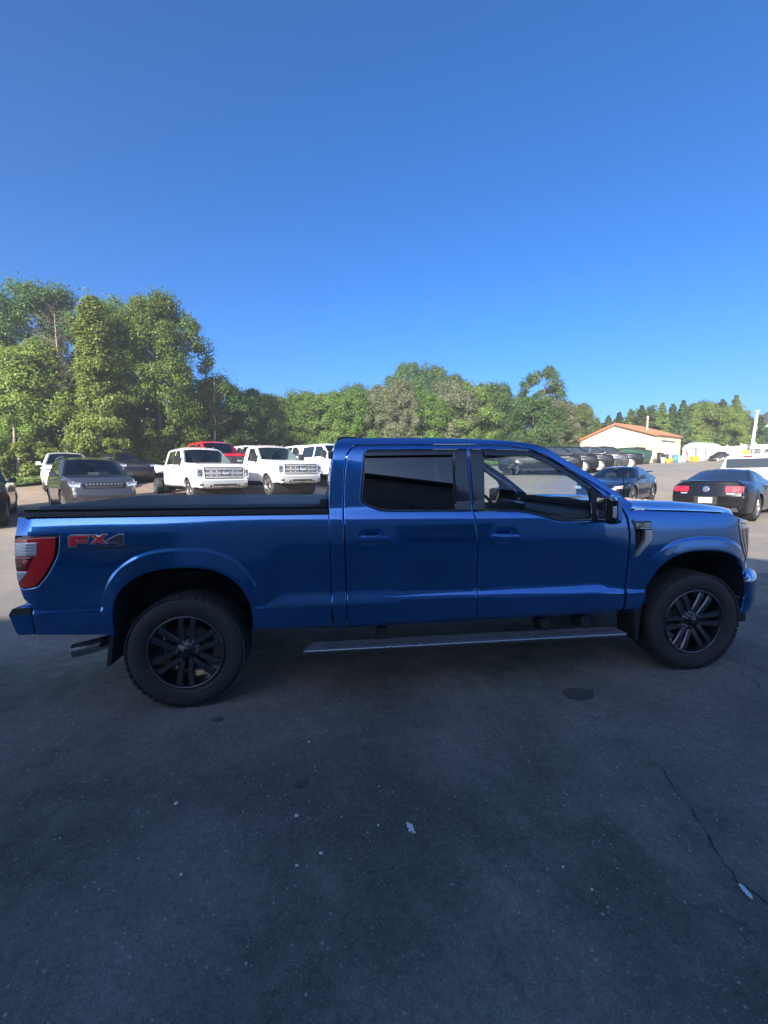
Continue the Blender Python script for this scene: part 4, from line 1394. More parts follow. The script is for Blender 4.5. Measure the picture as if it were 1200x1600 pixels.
SUV = dict(W=.96, belt=1.18, nose=(0, 4), tail=(9, 13), round=.08,
    prof=[(2.30, .26, 'front_bumper'), (2.38, .34, 'front_bumper'), (2.41, .60, 'front_bumper'), (2.39, .72, 'nose'), (2.33, 1.02, 'hood'), (2.15, 1.10, 'hood'), (1.05, 1.20, 'windscreen'),
          (.35, 1.67, 'roof'), (-.25, 1.765, 'roof'), (-1.5, 1.74, 'roof'), (-2.10, 1.66, 'rear_window'), (-2.36, 1.20, 'tailgate'), (-2.43, .80, 'rear_bumper'), (-2.42, .45, 'rear_bumper'), (-2.3, .30, 'end')],
    sect=[(.2, .10), (.35, .05), (.60, .0), (.85, .0), (1.05, .012), (1.18, .045), (1.70, .25), (1.80, .32)],
    plan=(1.5, .22, -1.6, .16), wheels=(1.50, -1.50), R=.385, wd=.25, style='five', rim='silver_rim',
    bowf=([-2.4, -1.6, .2, 1.2, 1.8, 2.4], [-.10, -.05, .05, .09, .06, .06]),
    windows=[('side_window', [(.92, 1.225), (.36, 1.60), (-.10, 1.665), (-.10, 1.205)]), ('side_window', [(-.18, 1.205), (-.18, 1.665), (-1.0, 1.655), (-1.08, 1.205)]), ('quarter_window', [(-1.16, 1.215), (-1.10, 1.645), (-1.75, 1.59), (-2.08, 1.25)])],
    gaps=[(1.02, .42, 1.02, 1.18), (-.14, .42, -.14, 1.19), (-1.12, .75, -1.12, 1.19)], handles=[(.1, 1.06), (-.9, 1.06)],
    mirror=(.82, 1.24, (.12, .2, .15)), mats=dict(windscreen='screen', rear_window='glass_dark', end='under'),
    sillband=[[(1.0, .27), (1.0, .38), (-1.0, .38), (-1.0, .27)]], sp=.14)

def variant(base, **kw):
    d = dict(base); d.update(kw); return d
def scaled(base, sx, sz, W=None):
    d = dict(base)
    d['prof'] = [(p[0] * sx, p[1] * sz, p[2]) for p in base['prof']]
    d['sect'] = [(s[0] * sz, s[1]) for s in base['sect']]
    d['belt'] = base['belt'] * sz
    d['plan'] = (base['plan'][0] * sx, base['plan'][1], base['plan'][2] * sx, base['plan'][3])
    d['wheels'] = tuple(w * sx for w in base['wheels'])
    d['R'] = base['R'] * min(sx, sz)
    d['bowf'] = ([a * sx for a in base['bowf'][0]], base['bowf'][1])
    d['windows'] = [(n, [(p[0] * sx, p[1] * sz) for p in w]) for n, w in base['windows']]
    d['gaps'] = [(g[0] * sx, g[1] * sz, g[2] * sx, g[3] * sz) for g in base.get('gaps', ())]
    d['handles'] = [(h[0] * sx, h[1] * sz) for h in base.get('handles', ())]
    m = base['mirror']; d['mirror'] = (m[0] * sx, m[1] * sz, m[2])
    d['sillband'] = [[(p[0] * sx, p[1] * sz) for p in s] for s in base.get('sillband', ())]
    if W: d['W'] = W
    return d

def suv_face(c, grille=True, plate=False, slots=False, lampmat='headlamp'):
    sz = c.sp['belt'] / 1.18
    def q(l): return [(a, b * sz) for a, b in l]
    g = c.patch('grille', q([(-.52, .80), (.52, .80), (.56, .90), (.50, .975), (-.50, .975), (-.56, .90)]), 'gloss_black')
    if slots:
        for k in range(11):
            y = -.45 + k * .09
            c.patch('grille_slot', q([(y - .03, .90), (y + .03, .90), (y + .03, .955), (y - .03, .955)]), 'bracket_grey', g, off=.018)
        c.patch('grille_mesh', q([(-.46, .815), (.46, .815), (.48, .88), (-.48, .88)]), 'clad', g, off=.016)
    else:
        for k in range(3):
            c.patch('grille_bar', q([(-.5, .825 + k * .05), (.5, .825 + k * .05), (.5, .842 + k * .05), (-.5, .842 + k * .05)]), 'bracket_grey', g, off=.016)
    for m_ in (1, -1):
        h = c.patch('headlight', [(a * m_, b) for a, b in q([(.60, .84), (.84, .87), (.88, .985), (.58, .965)])], lampmat)
        c.patch('lamp_bezel', [(a * m_, b) for a, b in q([(.62, .925), (.85, .945), (.86, .975), (.61, .955)])], 'lamp_bezel', h, off=.016)
        c.patch('fog_lamp', [(a * m_, b) for a, b in q([(.62, .46), (.82, .48), (.80, .56), (.62, .55)])], 'clad')
    c.patch('lower_intake', q([(-.55, .42), (.55, .42), (.52, .58), (-.52, .58)]), 'clad')
    c.patch('bumper_trim', q([(-.78, .30), (.78, .30), (.75, .39), (-.75, .39)]), 'clad')
    if plate: c.patch('licence_plate', q([(-.16, .60), (.16, .60), (.16, .72), (-.16, .72)]), 'plate', off=.02)

GR1 = 'parked vehicles on the lot'
c = Car('parked_car', 'dark grey seven seat SUV parked nose-out just behind the pickup bed', 'SUV', variant(scaled(SUV, 1.04, 1.03, .965)), M['grey_paint'], GP(-10.1, 14.3, -.08), heading(-46))
suv_face(c, slots=True)
for sgn in (-1, 1):
    mb = MB(); mb.tube([(.1, sgn * .66, 1.83), (.0, sgn * .66, 1.86), (-1.6, sgn * .66, 1.85), (-1.75, sgn * .66, 1.80)], .018, 6); mb.build('roof_rail', M['bracket_grey'], c.root)
mb = MB(); mb.box((.93, .0, 1.30), (.01, .3, .02)); mb.build('windscreen_sticker', M['plate'], c.root)

c = Car('parked_car', 'tall white SUV with dark windscreen parked behind the dark grey one', 'SUV', variant(scaled(SUV, 1.02, 1.03, .97), mats=dict(windscreen='screen', rear_window='glass_dark', end='under')), M['white_paint'], GP(-15.6, 20.6), heading(-50))
suv_face(c)
c = Car('parked_car', 'black SUV parked under the trees behind the dark grey SUV roof', 'SUV', variant(scaled(SUV, 1.05, 1.04, .98), rim='rim_black'), M['navy_paint'], GP(-15.6, 25.6), heading(-47))
suv_face(c)
c = Car('parked_car', 'small white crossover parked farthest back beside a white saloon', 'car', variant(scaled(SUV, .93, .88, .92), sp=.2), M['white_paint'], GP(-22.6, 37.5), heading(-38))
suv_face(c, grille=False)
c = Car('parked_car', 'black car mostly cut off by the left edge of the view', 'car', variant(scaled(SUV, 1.0, .98, .95)), M['black_paint'], GP(-12.15, 12.2), heading(-52))
suv_face(c)
c = Car('parked_car', 'dark SUV parked in shade by the bare leaning trunk', 'SUV', variant(scaled(SUV, 1.0, 1.0, .95), sp=.2), M['navy_paint'], GP(-28.2, 31.0), heading(-60))
suv_face(c)

SED = dict(W=.91, belt=.96, nose=(0, 4), tail=(9, 13), round=.09,
    prof=[(2.15, .22, 'front_bumper'), (2.28, .35, 'front_bumper'), (2.30, .55, 'front_bumper'), (2.27, .66, 'nose'), (2.18, .76, 'hood'), (1.8, .86, 'hood'), (.95, .97, 'windscreen'), (.15, 1.38, 'roof'), (-.35, 1.44, 'roof'), (-.85, 1.40, 'rear_window'),
          (-1.65, 1.08, 'boot_lid'), (-2.2, 1.03, 'tail_panel'), (-2.30, .65, 'rear_bumper'), (-2.28, .35, 'rear_bumper'), (-2.15, .25, 'end')],
    sect=[(.2, .08), (.4, .02), (.6, 0), (.85, .015), (.97, .06), (1.40, .31), (1.46, .36)],
    plan=(1.3, .25, -1.4, .18), wheels=(1.40, -1.36), R=.325, wd=.22, style='ten', rim='silver_rim',
    bowf=([-2.3, -1.6, .1, 1.0, 1.8, 2.3], [-.14, -.12, .05, .12, .08, .12]),
    windows=[('side_window', [(.80, .985), (.12, 1.325), (-.30, 1.36), (-.30, .985)]), ('side_window', [(-.36, .985), (-.36, 1.36), (-.82, 1.32), (-1.28, 1.06), (-1.2, 1.0)])],
    gaps=[(.95, .35, .95, .95), (-.33, .35, -.33, .97)], handles=[(-.15, .85), (-1.1, .86)], mirror=(.70, 1.0, (.11, .18, .13)),
    mats=dict(windscreen='screen', rear_window='glass_dark', end='under'), sp=.15)
c = Car('parked_car', 'white saloon car seen beside the dual rear wheels of the white truck', 'car', variant(SED, sp=.2), M['white_paint'], GP(-17.9, 31.0), heading(-8))

# ---- heavy white chassis-cab trucks and other pickups
def hd_spec(rear_cab, crew=True):
    w = [('side_window', [(1.02, 1.43), (.50, 1.90), (.02, 1.93), (.02, 1.40)])]
    if crew: w.append(('side_window', [(-.08, 1.40), (-.08, 1.93), (-.98, 1.92), (-1.02, 1.40)]))
    return dict(W=1.0, belt=1.40, nose=(0, 5), tail=(10, 13), round=.07, sill=.52, lip=.03,
        prof=[(2.74, .46, 'front_bumper'), (2.84, .50, 'front_bumper'), (2.86, .72, 'front_bumper'), (2.80, .755, 'nose'), (2.79, 1.24, 'nose'), (2.72, 1.31, 'hood'), (2.4, 1.36, 'hood'), (1.18, 1.43, 'windscreen'), (.55, 1.93, 'roof'), (.20, 2.04, 'roof'), (rear_cab + .18, 2.04, 'roof'), (rear_cab + .03, 1.95, 'cab_back'), (rear_cab, 1.4, 'cab_back'), (rear_cab, .52, 'end')],
        sect=[(.4, .05), (.55, .02), (.75, 0), (1.1, 0), (1.3, .015), (1.40, .05), (1.95, .22), (2.05, .28)],
        plan=(2.2, .30, rear_cab, 0), wheels=(1.92,), R=.42, wd=.28, style='steel', rim='steel', bowf=([-2, .3, 1.2, 2.0, 2.9], [0, .04, .10, .06, .10]),
        windows=w, gaps=[(1.10, .62, 1.10, 1.40), (-.03, .62, -.03, 1.40)] + ([(-1.03, .62, -1.03, 1.40)] if crew else []), handles=[(.18, 1.26)] + ([(-.85, 1.26)] if crew else []), handle_mat=M['clad'],
        mirror=(.98, 1.52, (.13, .26, .34)), mirror_mat=M['clad'], mats=dict(windscreen='screen', end='under', front_bumper='satin'),
        sillband=[[(1.35, .50), (1.35, .57), (rear_cab + .05, .57), (rear_cab + .05, .50)]], sp=.14)
M['satin'] = pbr('satin chrome', (.42, .42, .42), .35, metal=.5)
def hd_face(c, paint, grille='satin', bumper=True):
    g = c.patch('grille', [(-.68, .80), (.68, .80), (.70, 1.22), (-.70, 1.22)], 'gloss_black')
    for z0, z1 in ((.83, .90), (.965, 1.045), (1.12, 1.19)):
        c.patch('grille_bar', [(-.66, z0), (.66, z0), (.66, z1), (-.66, z1)], grille, g, off=.035)
    for k in range(7):
        y = -.57 + .19 * k
        for z0, z1 in ((.905, .955), (1.055, 1.11)):
            c.patch('grille_rib', [(y - .07, z0), (y + .07, z0), (y + .07, z1), (y - .07, z1)], 'bracket_grey', g, off=.02)
    e = c.patch('emblem', oval(0, 1.005, .165, .075), 'chrome', g, off=.05)
    c.patch('emblem_field', oval(0, 1.005, .148, .061), 'oval_blue', e, off=.056)
    s_ = script_on(c, 'Ford', 0, 1.005, .12, M['badge_white'], e, off=.062); s_.name = 'emblem_lettering'
    for m_ in (1, -1):
        h = c.patch('headlight', [(a * m_, b) for a, b in [(.72, .82), (.93, .84), (.94, 1.20), (.72, 1.22)]], 'headlamp')
        c.patch('lamp_bezel', [(a * m_, b) for a, b in [(.76, .90), (.90, .91), (.90, 1.12), (.76, 1.13)]], 'lamp_bezel', h, off=.016)
        c.patch('lamp_core', [(a * m_, b) for a, b in [(.785, .93), (.885, .93), (.885, 1.0), (.785, 1.0)]], 'chrome', h, off=.022)
        c.patch('tow_hook', [(a * m_, b) for a, b in [(.46, .49), (.54, .49), (.54, .58), (.46, .58)]], 'gloss_black')
        c.patch('fog_lamp', [(a * m_, b) for a, b in [(.74, .56), (.86, .56), (.86, .64), (.74, .64)]], 'lamp_bezel')
    if bumper:
        c.patch('lower_intake', [(-.42, .49), (.42, .49), (.42, .62), (-.42, .62)], 'clad')
        c.patch('air_dam', [(-.85, .47), (.85, .47), (.85, .50), (-.85, .50)], 'clad')
def roof_markers(c):
    for k in range(5):
        y = (-.5, -.18, 0, .18, .5)[k]
        mb = MB(); mb.box((.36, y, 2.055), (.10, .07, .035), bev=.012); mb.build('roof_marker', M['amber_lens'], c.root)

c = Car('chassis_truck', 'white crew cab truck chassis with bare dual rear wheels behind the cab', 'truck', hd_spec(-1.40), M['white_paint'], GP(-7.62, 17.25, -.08), heading(-49))
hd_face(c, M['white_paint']); roof_markers(c)
for sgn in (-1, 1):
    mb = MB(); mb.box((-2.6, sgn * .43, .72), (2.7, .09, .22), bev=.01); mb.build('frame_rail', M['under'], c.root)
    for k, yy in enumerate((.93, .62)):
        add_wheel(c.root, -2.65, sgn * yy, .42, .25, 'steel', 'steel', sgn)
    mb = MB(); mb.box((-1.2, sgn * .82, .52), (.6, .3, .35), bev=.03); mb.build('step_tank', M['under'], c.root)
mb = MB(); mb.tube([(-2.65, -.9, .42), (-2.65, .9, .42)], .07, 10); mb.build('rear_axle', M['under'], c.root)
mb = MB(); mb.box((-3.6, 0, .72), (.1, .86, .16)); mb.box((-2.2, 0, .72), (.1, .86, .16)); mb.build('cross_member', M['under'], c.root, )

c = Car('chassis_truck', 'white regular cab truck with chrome grille, second in the front row', 'truck', hd_spec(-.42, False), M['white_paint'], GP(-5.05, 18.35, -.05), heading(-49))
hd_face(c, M['white_paint']); roof_markers(c)
for sgn in (-1, 1):
    mb = MB(); mb.box((-1.8, sgn * .43, .72), (2.9, .09, .22), bev=.01); mb.build('frame_rail', M['under'], c.root)
    add_wheel(c.root, -1.75, sgn * .84, .42, .28, 'steel', 'steel', sgn)
mb = MB(); mb.tube([(-1.75, -.8, .42), (-1.75, .8, .42)], .07, 10); mb.build('rear_axle', M['under'], c.root)

def add_bed(c, x0, x1, paint, z1=1.42):
    for sgn in (-1, 1):
        pl = [(x0, .62), (x0, z1), (x1, z1), (x1, .62)]
        b = panel('bed_side', [(x0, .60), (x1 + .47 + .6, .60)] and ([(x1, .60), (x1, z1), (x0, z1), (x0, .60)] + [(c.rw + .47 * math.cos(t), .42 + .47 * math.sin(t)) for t in np.linspace(math.pi - .4, .4, 12)]),
                  lambda x, z: .985 - np.interp(np.asarray(z, float), [.6, .8, 1.2, 1.42], [.02, 0, 0, .03]) + 0 * np.asarray(x), paint, c.root, sgn, sp=.15, th=.06)
    mb = MB(); mb.box((x0 + .03, 0, 1.05), (.06, 1.85, .76), bev=.02); mb.build('tailgate', paint, c.root)
    mb = MB(); mb.box((x0 - .05, 0, .68), (.16, 1.86, .2), bev=.03); mb.build('rear_bumper', M['chrome'], c.root)
    mb = MB(); mb.box(((x0 + x1) / 2, 0, .9), (x1 - x0, 1.7, .05)); mb.build('bed_floor', M['under'], c.root)
def pickup(label, paint, loc, hd, bed=True, grille='satin', bumpermat=None, face=True):
    sp = hd_spec(-1.40)
    sp['wheels'] = (1.92,)
    if bumpermat: sp['mats'] = dict(sp['mats'], front_bumper=bumpermat)
    c = Car('pickup_truck', label, 'pickup truck', sp, paint, loc, hd)
    c.rw = -2.35
    if face: hd_face(c, paint, grille)
    add_bed(c, -3.45, -1.43, paint)
    for sgn in (-1, 1): add_wheel(c.root, -2.35, sgn * .84, .42, .28, 'steel', 'silver_rim', sgn)
    return c
pickup('bright red pickup parked between and behind the two white chassis trucks', M['red_paint'], GP(-8.7, 21.5, .2), heading(-46), grille='bracket_grey', bumpermat='clad')
pickup('white crew cab pickup half hidden behind the white regular cab truck', M['white_paint'], GP(-7.55, 24.0), heading(-48))
pickup('white pickup directly beside the blue cab with its side in view', M['white_paint'], GP(-2.75, 21.2), heading(-44))
pickup('white pickup whose roof shows above the other white trucks', M['white_paint'], GP(-4.9, 26.2), heading(-48))

# ---- black police-style SUVs in a row on the right
labs = ['black SUV nearest the blue windscreen pillar, first of the dark row', 'black SUV second in the dark row, its nose showing below the building gable',
        'black SUV with bright hub wheel in the middle of the dark row', 'black SUV with silver nose between two black ones in the row', 'black SUV last in the row, next to the green dumpster']
for k, (X, d, lab) in enumerate(((10.1, 27.0, labs[0]), (11.9, 28.6, labs[1]), (13.9, 30.4, labs[2]), (16.2, 32.6, labs[3]), (18.4, 34.4, labs[4]))):
    c = Car('parked_car', lab, 'SUV', variant(scaled(SUV, 1.03, 1.02, .98), rim='rim_black' if k in (0, 3) else 'silver_rim', sp=.18), M['black_paint'] if k != 3 else M['grey_paint'], GP(X, d), heading(-24), 'dark SUVs parked in a row by the building')
    suv_face(c)

# ---- two low coupes
CPE = dict(W=.935, belt=.95, nose=(0, 4), tail=(9, 13), round=.10, sill=.22, lip=.022,
    prof=[(2.15, .20, 'front_bumper'), (2.31, .34, 'front_bumper'), (2.33, .55, 'front_bumper'), (2.30, .64, 'nose'), (2.20, .74, 'hood'), (1.75, .86, 'hood'), (.72, .97, 'windscreen'), (-.02, 1.33, 'roof'), (-.45, 1.385, 'roof'), (-.85, 1.35, 'rear_window'),
          (-1.62, 1.075, 'boot_lid'), (-2.22, 1.045, 'tail_panel'), (-2.33, .68, 'rear_bumper'), (-2.33, .36, 'rear_bumper'), (-2.2, .24, 'end')],
    sect=[(.2, .06), (.35, .02), (.6, 0), (.80, .01), (.95, .06), (1.0, .11), (1.34, .33), (1.40, .38)],
    plan=(1.3, .22, -1.5, .16), wheels=(1.42, -1.30), R=.345, wd=.25, style='five', rim='silver_rim',
    bowf=([-2.3, -1.6, -.1, .8, 1.7, 2.3], [-.12, -.14, .04, .14, .08, .14]),
    windows=[('side_window', [(.55, .985), (-.02, 1.265), (-.50, 1.31), (-.62, .99)]), ('quarter_window', [(-.72, 1.0), (-.62, 1.29), (-.90, 1.24), (-1.28, 1.06)])],
    gaps=[(.70, .35, .70, .94), (-.66, .35, -.66, .96)], handles=[(-.45, .85)], mirror=(.50, 1.0, (.12, .20, .13)),
    mats=dict(windscreen='screen', rear_window='glass_dark', end='under'), sp=.12)
# nose toward the camera
c = Car('parked_car', 'dark blue black sports coupe facing left behind the hood', 'sports car', variant(CPE, rim='rim_dark'), M['navy_paint'], GP(9.05, 16.1), heading(225))
for m_ in (1, -1):
    h = c.patch('headlight', [(a * m_, b) for a, b in [(.52, .61), (.80, .63), (.80, .73), (.54, .70)]], 'headlamp')
    c.patch('amber_marker', [(a * m_, b) for a, b in [(.74, .645), (.80, .645), (.80, .70), (.74, .695)]], 'amber_lens', h, off=.016)
c.patch('grille', [(-.48, .52), (.48, .52), (.46, .69), (-.46, .69)], 'gloss_black')
c.patch('lower_intake', [(-.6, .28), (.6, .28), (.55, .44), (-.55, .44)], 'clad')
mb = MB(); mb.box((-2.12, 0, 1.20), (.26, 1.36, .035), rot=('Y', R(6)), bev=.012); mb.box((-2.08, -.52, 1.12), (.12, .03, .16)); mb.box((-2.08, .52, 1.12), (.12, .03, .16))
mb.build('rear_wing', M['black_paint'], c.root)
# tail toward the camera
c = Car('parked_car', 'black sports coupe with red tail lamps seen from behind past the front fender', 'sports car', CPE, M['black_paint'], GP(10.75, 12.9), heading(38))
for m_ in (1, -1):
    t_ = c.patch('tail_lamp', [(a * m_, b) for a, b in [(.40, .775), (.78, .785), (.80, .945), (.40, .955)]], 'gloss_black', rear=True)
    for k in range(3):
        y0 = .415 + k * .122
        c.patch('lamp_segment', [(a * m_, b) for a, b in [(y0, .79), (y0 + .11, .795), (y0 + .11, .935), (y0, .94)]], 'tail_red', t_, off=.034, rear=True)
    c.patch('reversing_light', [(a * m_, b) for a, b in [(.44, .735), (.60, .735), (.60, .765), (.44, .765)]], 'headlamp', rear=True)
c.patch('tail_trim', [(-.36, .78), (.36, .78), (.36, .95), (-.36, .95)], 'gloss_black', rear=True, off=.004)
e = c.patch('emblem', oval(0, .865, .078, .078), 'chrome', rear=True, off=.02)
c.patch('emblem_field', oval(0, .865, .06, .06), 'bracket_grey', e, rear=True, off=.026)
c.patch('licence_plate', [(-.155, .49), (.155, .49), (.155, .64), (-.155, .64)], 'plate', rear=True, off=.02)
c.patch('plate_recess', [(-.26, .45), (.26, .45), (.26, .67), (-.26, .67)], 'clad', rear=True, off=.008)
c.patch('bumper_trim', [(-.70, .27), (.70, .27), (.66, .37), (-.66, .37)], 'clad', rear=True)
mb = MB(); mb.box((-2.17, 0, 1.085), (.18, 1.32, .03), rot=('Y', R(-5)), bev=.012); mb.build('rear_spoiler', M['black_paint'], c.root)
mb = MB(); mb.box((-2.215, 0, 1.055), (.03, .36, .022), bev=.005); mb.build('third_brake_light', M['tail_red'], c.root)
# white pickup beyond it, tail toward the camera
c = Car('pickup_truck', 'white pickup parked beyond the black coupe with its dark rear window in view', 'pickup truck', hd_spec(-1.40), M['white_paint'], GP(14.05, 15.9), heading(42))
c.root.scale = (.86, .86, .86)
c.rw = -2.35
add_bed(c, -3.45, -1.43, M['white_paint'])
for sgn in (-1, 1): add_wheel(c.root, -2.35, sgn * .84, .42, .28, 'steel', 'silver_rim', sgn)
mb = MB(); mb.box((-1.415, 0, 1.70), (.03, 1.40, .38), rot=('Y', R(3)), bev=.01); rw_ = mb.build('rear_window', M['glass_dark'], c.root)
mb = MB(); mb.box((-1.42, 0, 1.985), (.04, .30, .05), bev=.01); mb.build('third_brake_light', M['tail_red'], c.root)
mb = MB(); mb.box((.9, 0, 2.07), (.22, .9, .02)) if False else None
mb = MB(); mb.box((-.9, .12, 2.16), (.18, .34, .20), rot=('X', R(18)), bev=.03, taper=.5); mb.tube([(-.9, .12, 2.04), (-.9, .12, 2.14)], .06, 10); mb.build('beacon', pbr('yellow beacon', (.75, .48, .02), .35), c.root)
# ------------------------------------------------------------------ trees
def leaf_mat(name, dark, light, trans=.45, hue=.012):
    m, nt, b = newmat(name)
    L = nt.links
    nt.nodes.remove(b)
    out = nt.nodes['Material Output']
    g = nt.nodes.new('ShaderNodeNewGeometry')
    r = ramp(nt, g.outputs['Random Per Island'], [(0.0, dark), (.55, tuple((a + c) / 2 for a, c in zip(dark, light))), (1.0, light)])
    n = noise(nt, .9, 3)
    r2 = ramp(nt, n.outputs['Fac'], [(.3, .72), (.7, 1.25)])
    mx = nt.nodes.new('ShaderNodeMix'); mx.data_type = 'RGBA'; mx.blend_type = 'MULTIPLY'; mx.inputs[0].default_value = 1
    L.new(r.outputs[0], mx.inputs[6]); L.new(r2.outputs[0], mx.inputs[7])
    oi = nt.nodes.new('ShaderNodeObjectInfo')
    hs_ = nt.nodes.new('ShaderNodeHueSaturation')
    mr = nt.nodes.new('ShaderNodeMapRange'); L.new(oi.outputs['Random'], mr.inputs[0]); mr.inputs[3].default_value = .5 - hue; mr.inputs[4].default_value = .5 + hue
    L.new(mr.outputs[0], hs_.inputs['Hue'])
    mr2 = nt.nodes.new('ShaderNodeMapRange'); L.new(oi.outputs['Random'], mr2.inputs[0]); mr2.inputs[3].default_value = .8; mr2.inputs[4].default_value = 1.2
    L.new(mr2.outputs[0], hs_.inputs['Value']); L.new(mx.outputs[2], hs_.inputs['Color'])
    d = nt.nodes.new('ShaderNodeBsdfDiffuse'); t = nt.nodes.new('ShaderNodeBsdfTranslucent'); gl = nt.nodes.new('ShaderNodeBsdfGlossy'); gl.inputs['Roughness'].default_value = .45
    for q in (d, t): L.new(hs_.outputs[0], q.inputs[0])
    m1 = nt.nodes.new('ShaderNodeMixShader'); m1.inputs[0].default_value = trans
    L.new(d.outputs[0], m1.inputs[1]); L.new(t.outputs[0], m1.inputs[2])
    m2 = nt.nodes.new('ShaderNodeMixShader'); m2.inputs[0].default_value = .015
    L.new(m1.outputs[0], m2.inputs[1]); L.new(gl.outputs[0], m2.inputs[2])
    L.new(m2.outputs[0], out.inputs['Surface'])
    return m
LM = {}
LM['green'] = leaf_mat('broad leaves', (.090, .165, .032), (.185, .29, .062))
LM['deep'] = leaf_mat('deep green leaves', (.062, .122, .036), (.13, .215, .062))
LM['olive'] = leaf_mat('yellow green needles', (.14, .205, .036), (.26, .35, .08))
LM['pale'] = leaf_mat('pale silver leaves', (.15, .18, .095), (.26, .29, .16))
LM['spruce'] = leaf_mat('evergreen needles', (.065, .11, .04), (.14, .20, .07))
LM['lime'] = leaf_mat('light green leaves', (.115, .175, .035), (.21, .29, .075))
LM['plum'] = leaf_mat('purple brown leaves', (.05, .03, .025), (.12, .07, .045))
M['bark'] = pbr('bark', (.14, .115, .09), .9, var=.35, vs=14, bump=.4, bs=40)
M['bark_pale'] = pbr('pale bark', (.40, .34, .26), .9, var=.3, vs=10, bump=.3, bs=40)
M['bark_grey'] = pbr('grey dead wood', (.24, .21, .18), .9, var=.3, vs=12)

def quads_mesh(c, n, up, size, aspect=.7):
    """leaf quads: centres, normals, in-plane axes"""
    k = len(c)
    a = np.cross(n, up); a /= np.maximum(np.linalg.norm(a, axis=1, keepdims=True), 1e-6)
    b = np.cross(n, a)
    s = size[:, None]
    v = np.empty((k, 4, 3))
    v[:, 0] = c - b * s; v[:, 1] = c + a * s * aspect; v[:, 2] = c + b * s; v[:, 3] = c - a * s * aspect
    me = bpy.data.meshes.new('leaves')
    me.vertices.add(4 * k); me.loops.add(4 * k); me.polygons.add(k)
    me.vertices.foreach_set('co', v.ravel())
    me.loops.foreach_set('vertex_index', np.arange(4 * k, dtype=np.int32))
    me.polygons.foreach_set('loop_start', np.arange(0, 4 * k, 4, dtype=np.int32))
    me.update(calc_edges=True)
    return me

def unit(v):
    return v / np.maximum(np.linalg.norm(v, axis=-1, keepdims=True), 1e-9)

def crown_points(rng, H, base, rx, shape, nclump, nleaf, lsize, clump_r, droop=0.0, gaps=.0):
    """leaf clumps inside an uneven envelope. shape: 'round','tall','cone','broad'"""
    cs = []; rs = []
    tries = 0
    lob = rng.uniform(0, 2 * math.pi, 5); la = rng.uniform(.06, .20, 5)
    while len(cs) < nclump and tries < nclump * 60:
        tries += 1
        u = rng.uniform(0, 1) ** (.9 if shape != 'cone' else 1.0)
        th = rng.uniform(0, 2 * math.pi)
        if shape == 'cone': prof = (1 - u) ** .85 * .97 + .02
        elif shape == 'tall': prof = math.sin(math.pi * min(1, .10 + .86 * u)) ** .6
        elif shape == 'column': prof = max(.05, (1 - u) ** .62 * (.62 + .38 * min(1, u / .12)))
        elif shape == 'broad': prof = math.sin(math.pi * min(1, .18 + .78 * u)) ** .5
        else: prof = math.sin(math.pi * (.08 + .88 * u)) ** .65
        wob = 1 + sum(a * math.sin((i + 1) * th + l + u * 5) for i, (a, l) in enumerate(zip(la, lob)))
        rr = rx * prof * wob * rng.uniform(.25, 1.0) ** .5
        p = np.array([rr * math.cos(th), rr * math.sin(th), base + (H - base) * u])
        r_ = clump_r * rng.uniform(.6, 1.35) * (1 if shape != 'cone' else (.22 + .9 * (1 - u)))
        if gaps and rng.uniform() < gaps: continue
        cs.append(p); rs.append(r_)
    cs = np.array(cs); rs = np.array(rs)
    C = np.repeat(cs, nleaf, 0); Rr = np.repeat(rs, nleaf)
    d = unit(rng.normal(size=C.shape)); d[:, 2] *= .75
    rad = Rr * rng.uniform(.15, 1.0, len(C)) ** .45
    P = C + d * rad[:, None] + rng.normal(size=C.shape) * (Rr * {'cone': .04, 'column': .10}.get(shape, .15))[:, None]
    loose = rng.uniform(size=len(P)) < {'cone': .0, 'column': .05}.get(shape, .08)
    P[loose] += rng.normal(size=(int(loose.sum()), 3)) * clump_r * .45
    P[:, 2] -= droop * rad * rng.uniform(0, 1, len(C))
    ax = np.array([0, 0, base + (H - base) * .4])
    outw = unit(P - ax)
    N = unit(d * .9 + outw * .5 + np.array([0, 0, .45]) + rng.normal(size=P.shape) * .55)
    up = unit(rng.normal(size=P.shape))
    size = lsize * rng.uniform(.55, 1.3, len(P))
    return cs, P, N, up, size

def limb_mb(rng, H, base, cs, r0, lean=(0, 0), nl=26):
    mb = MB()
    top = H * .86
    pts = []; rad = []
    n = 9
    for i in range(n):
        t = i / (n - 1)
        pts.append(Vector((lean[0] * t + rng.normal() * .03 * H * .08 * t, lean[1] * t + rng.normal() * .03 * H * .08 * t, -.25 + (top + .25) * t)))
        rad.append(r0 * (1 - .86 * t) * (1.25 if i == 0 else 1))
    mb.tube(pts, rad, 8)
    idx = rng.permutation(len(cs))[:nl]
    for k in idx:
        c = Vector(cs[k])
        t = min(.92, max(.15, (c.z - .22 * math.hypot(c.x, c.y) - base * .3) / top * .9))
        f = t * (n - 1); i = int(f); q = pts[i].lerp(pts[min(i + 1, n - 1)], f - i)
        r_ = r0 * (1 - .86 * t) * .55
        mid = q.lerp(c, .5) + Vector((0, 0, .06 * (c - q).length))
        mb.tube([q, mid, c], [r_, r_ * .55, r_ * .16], 5, cap=False)
    return mb

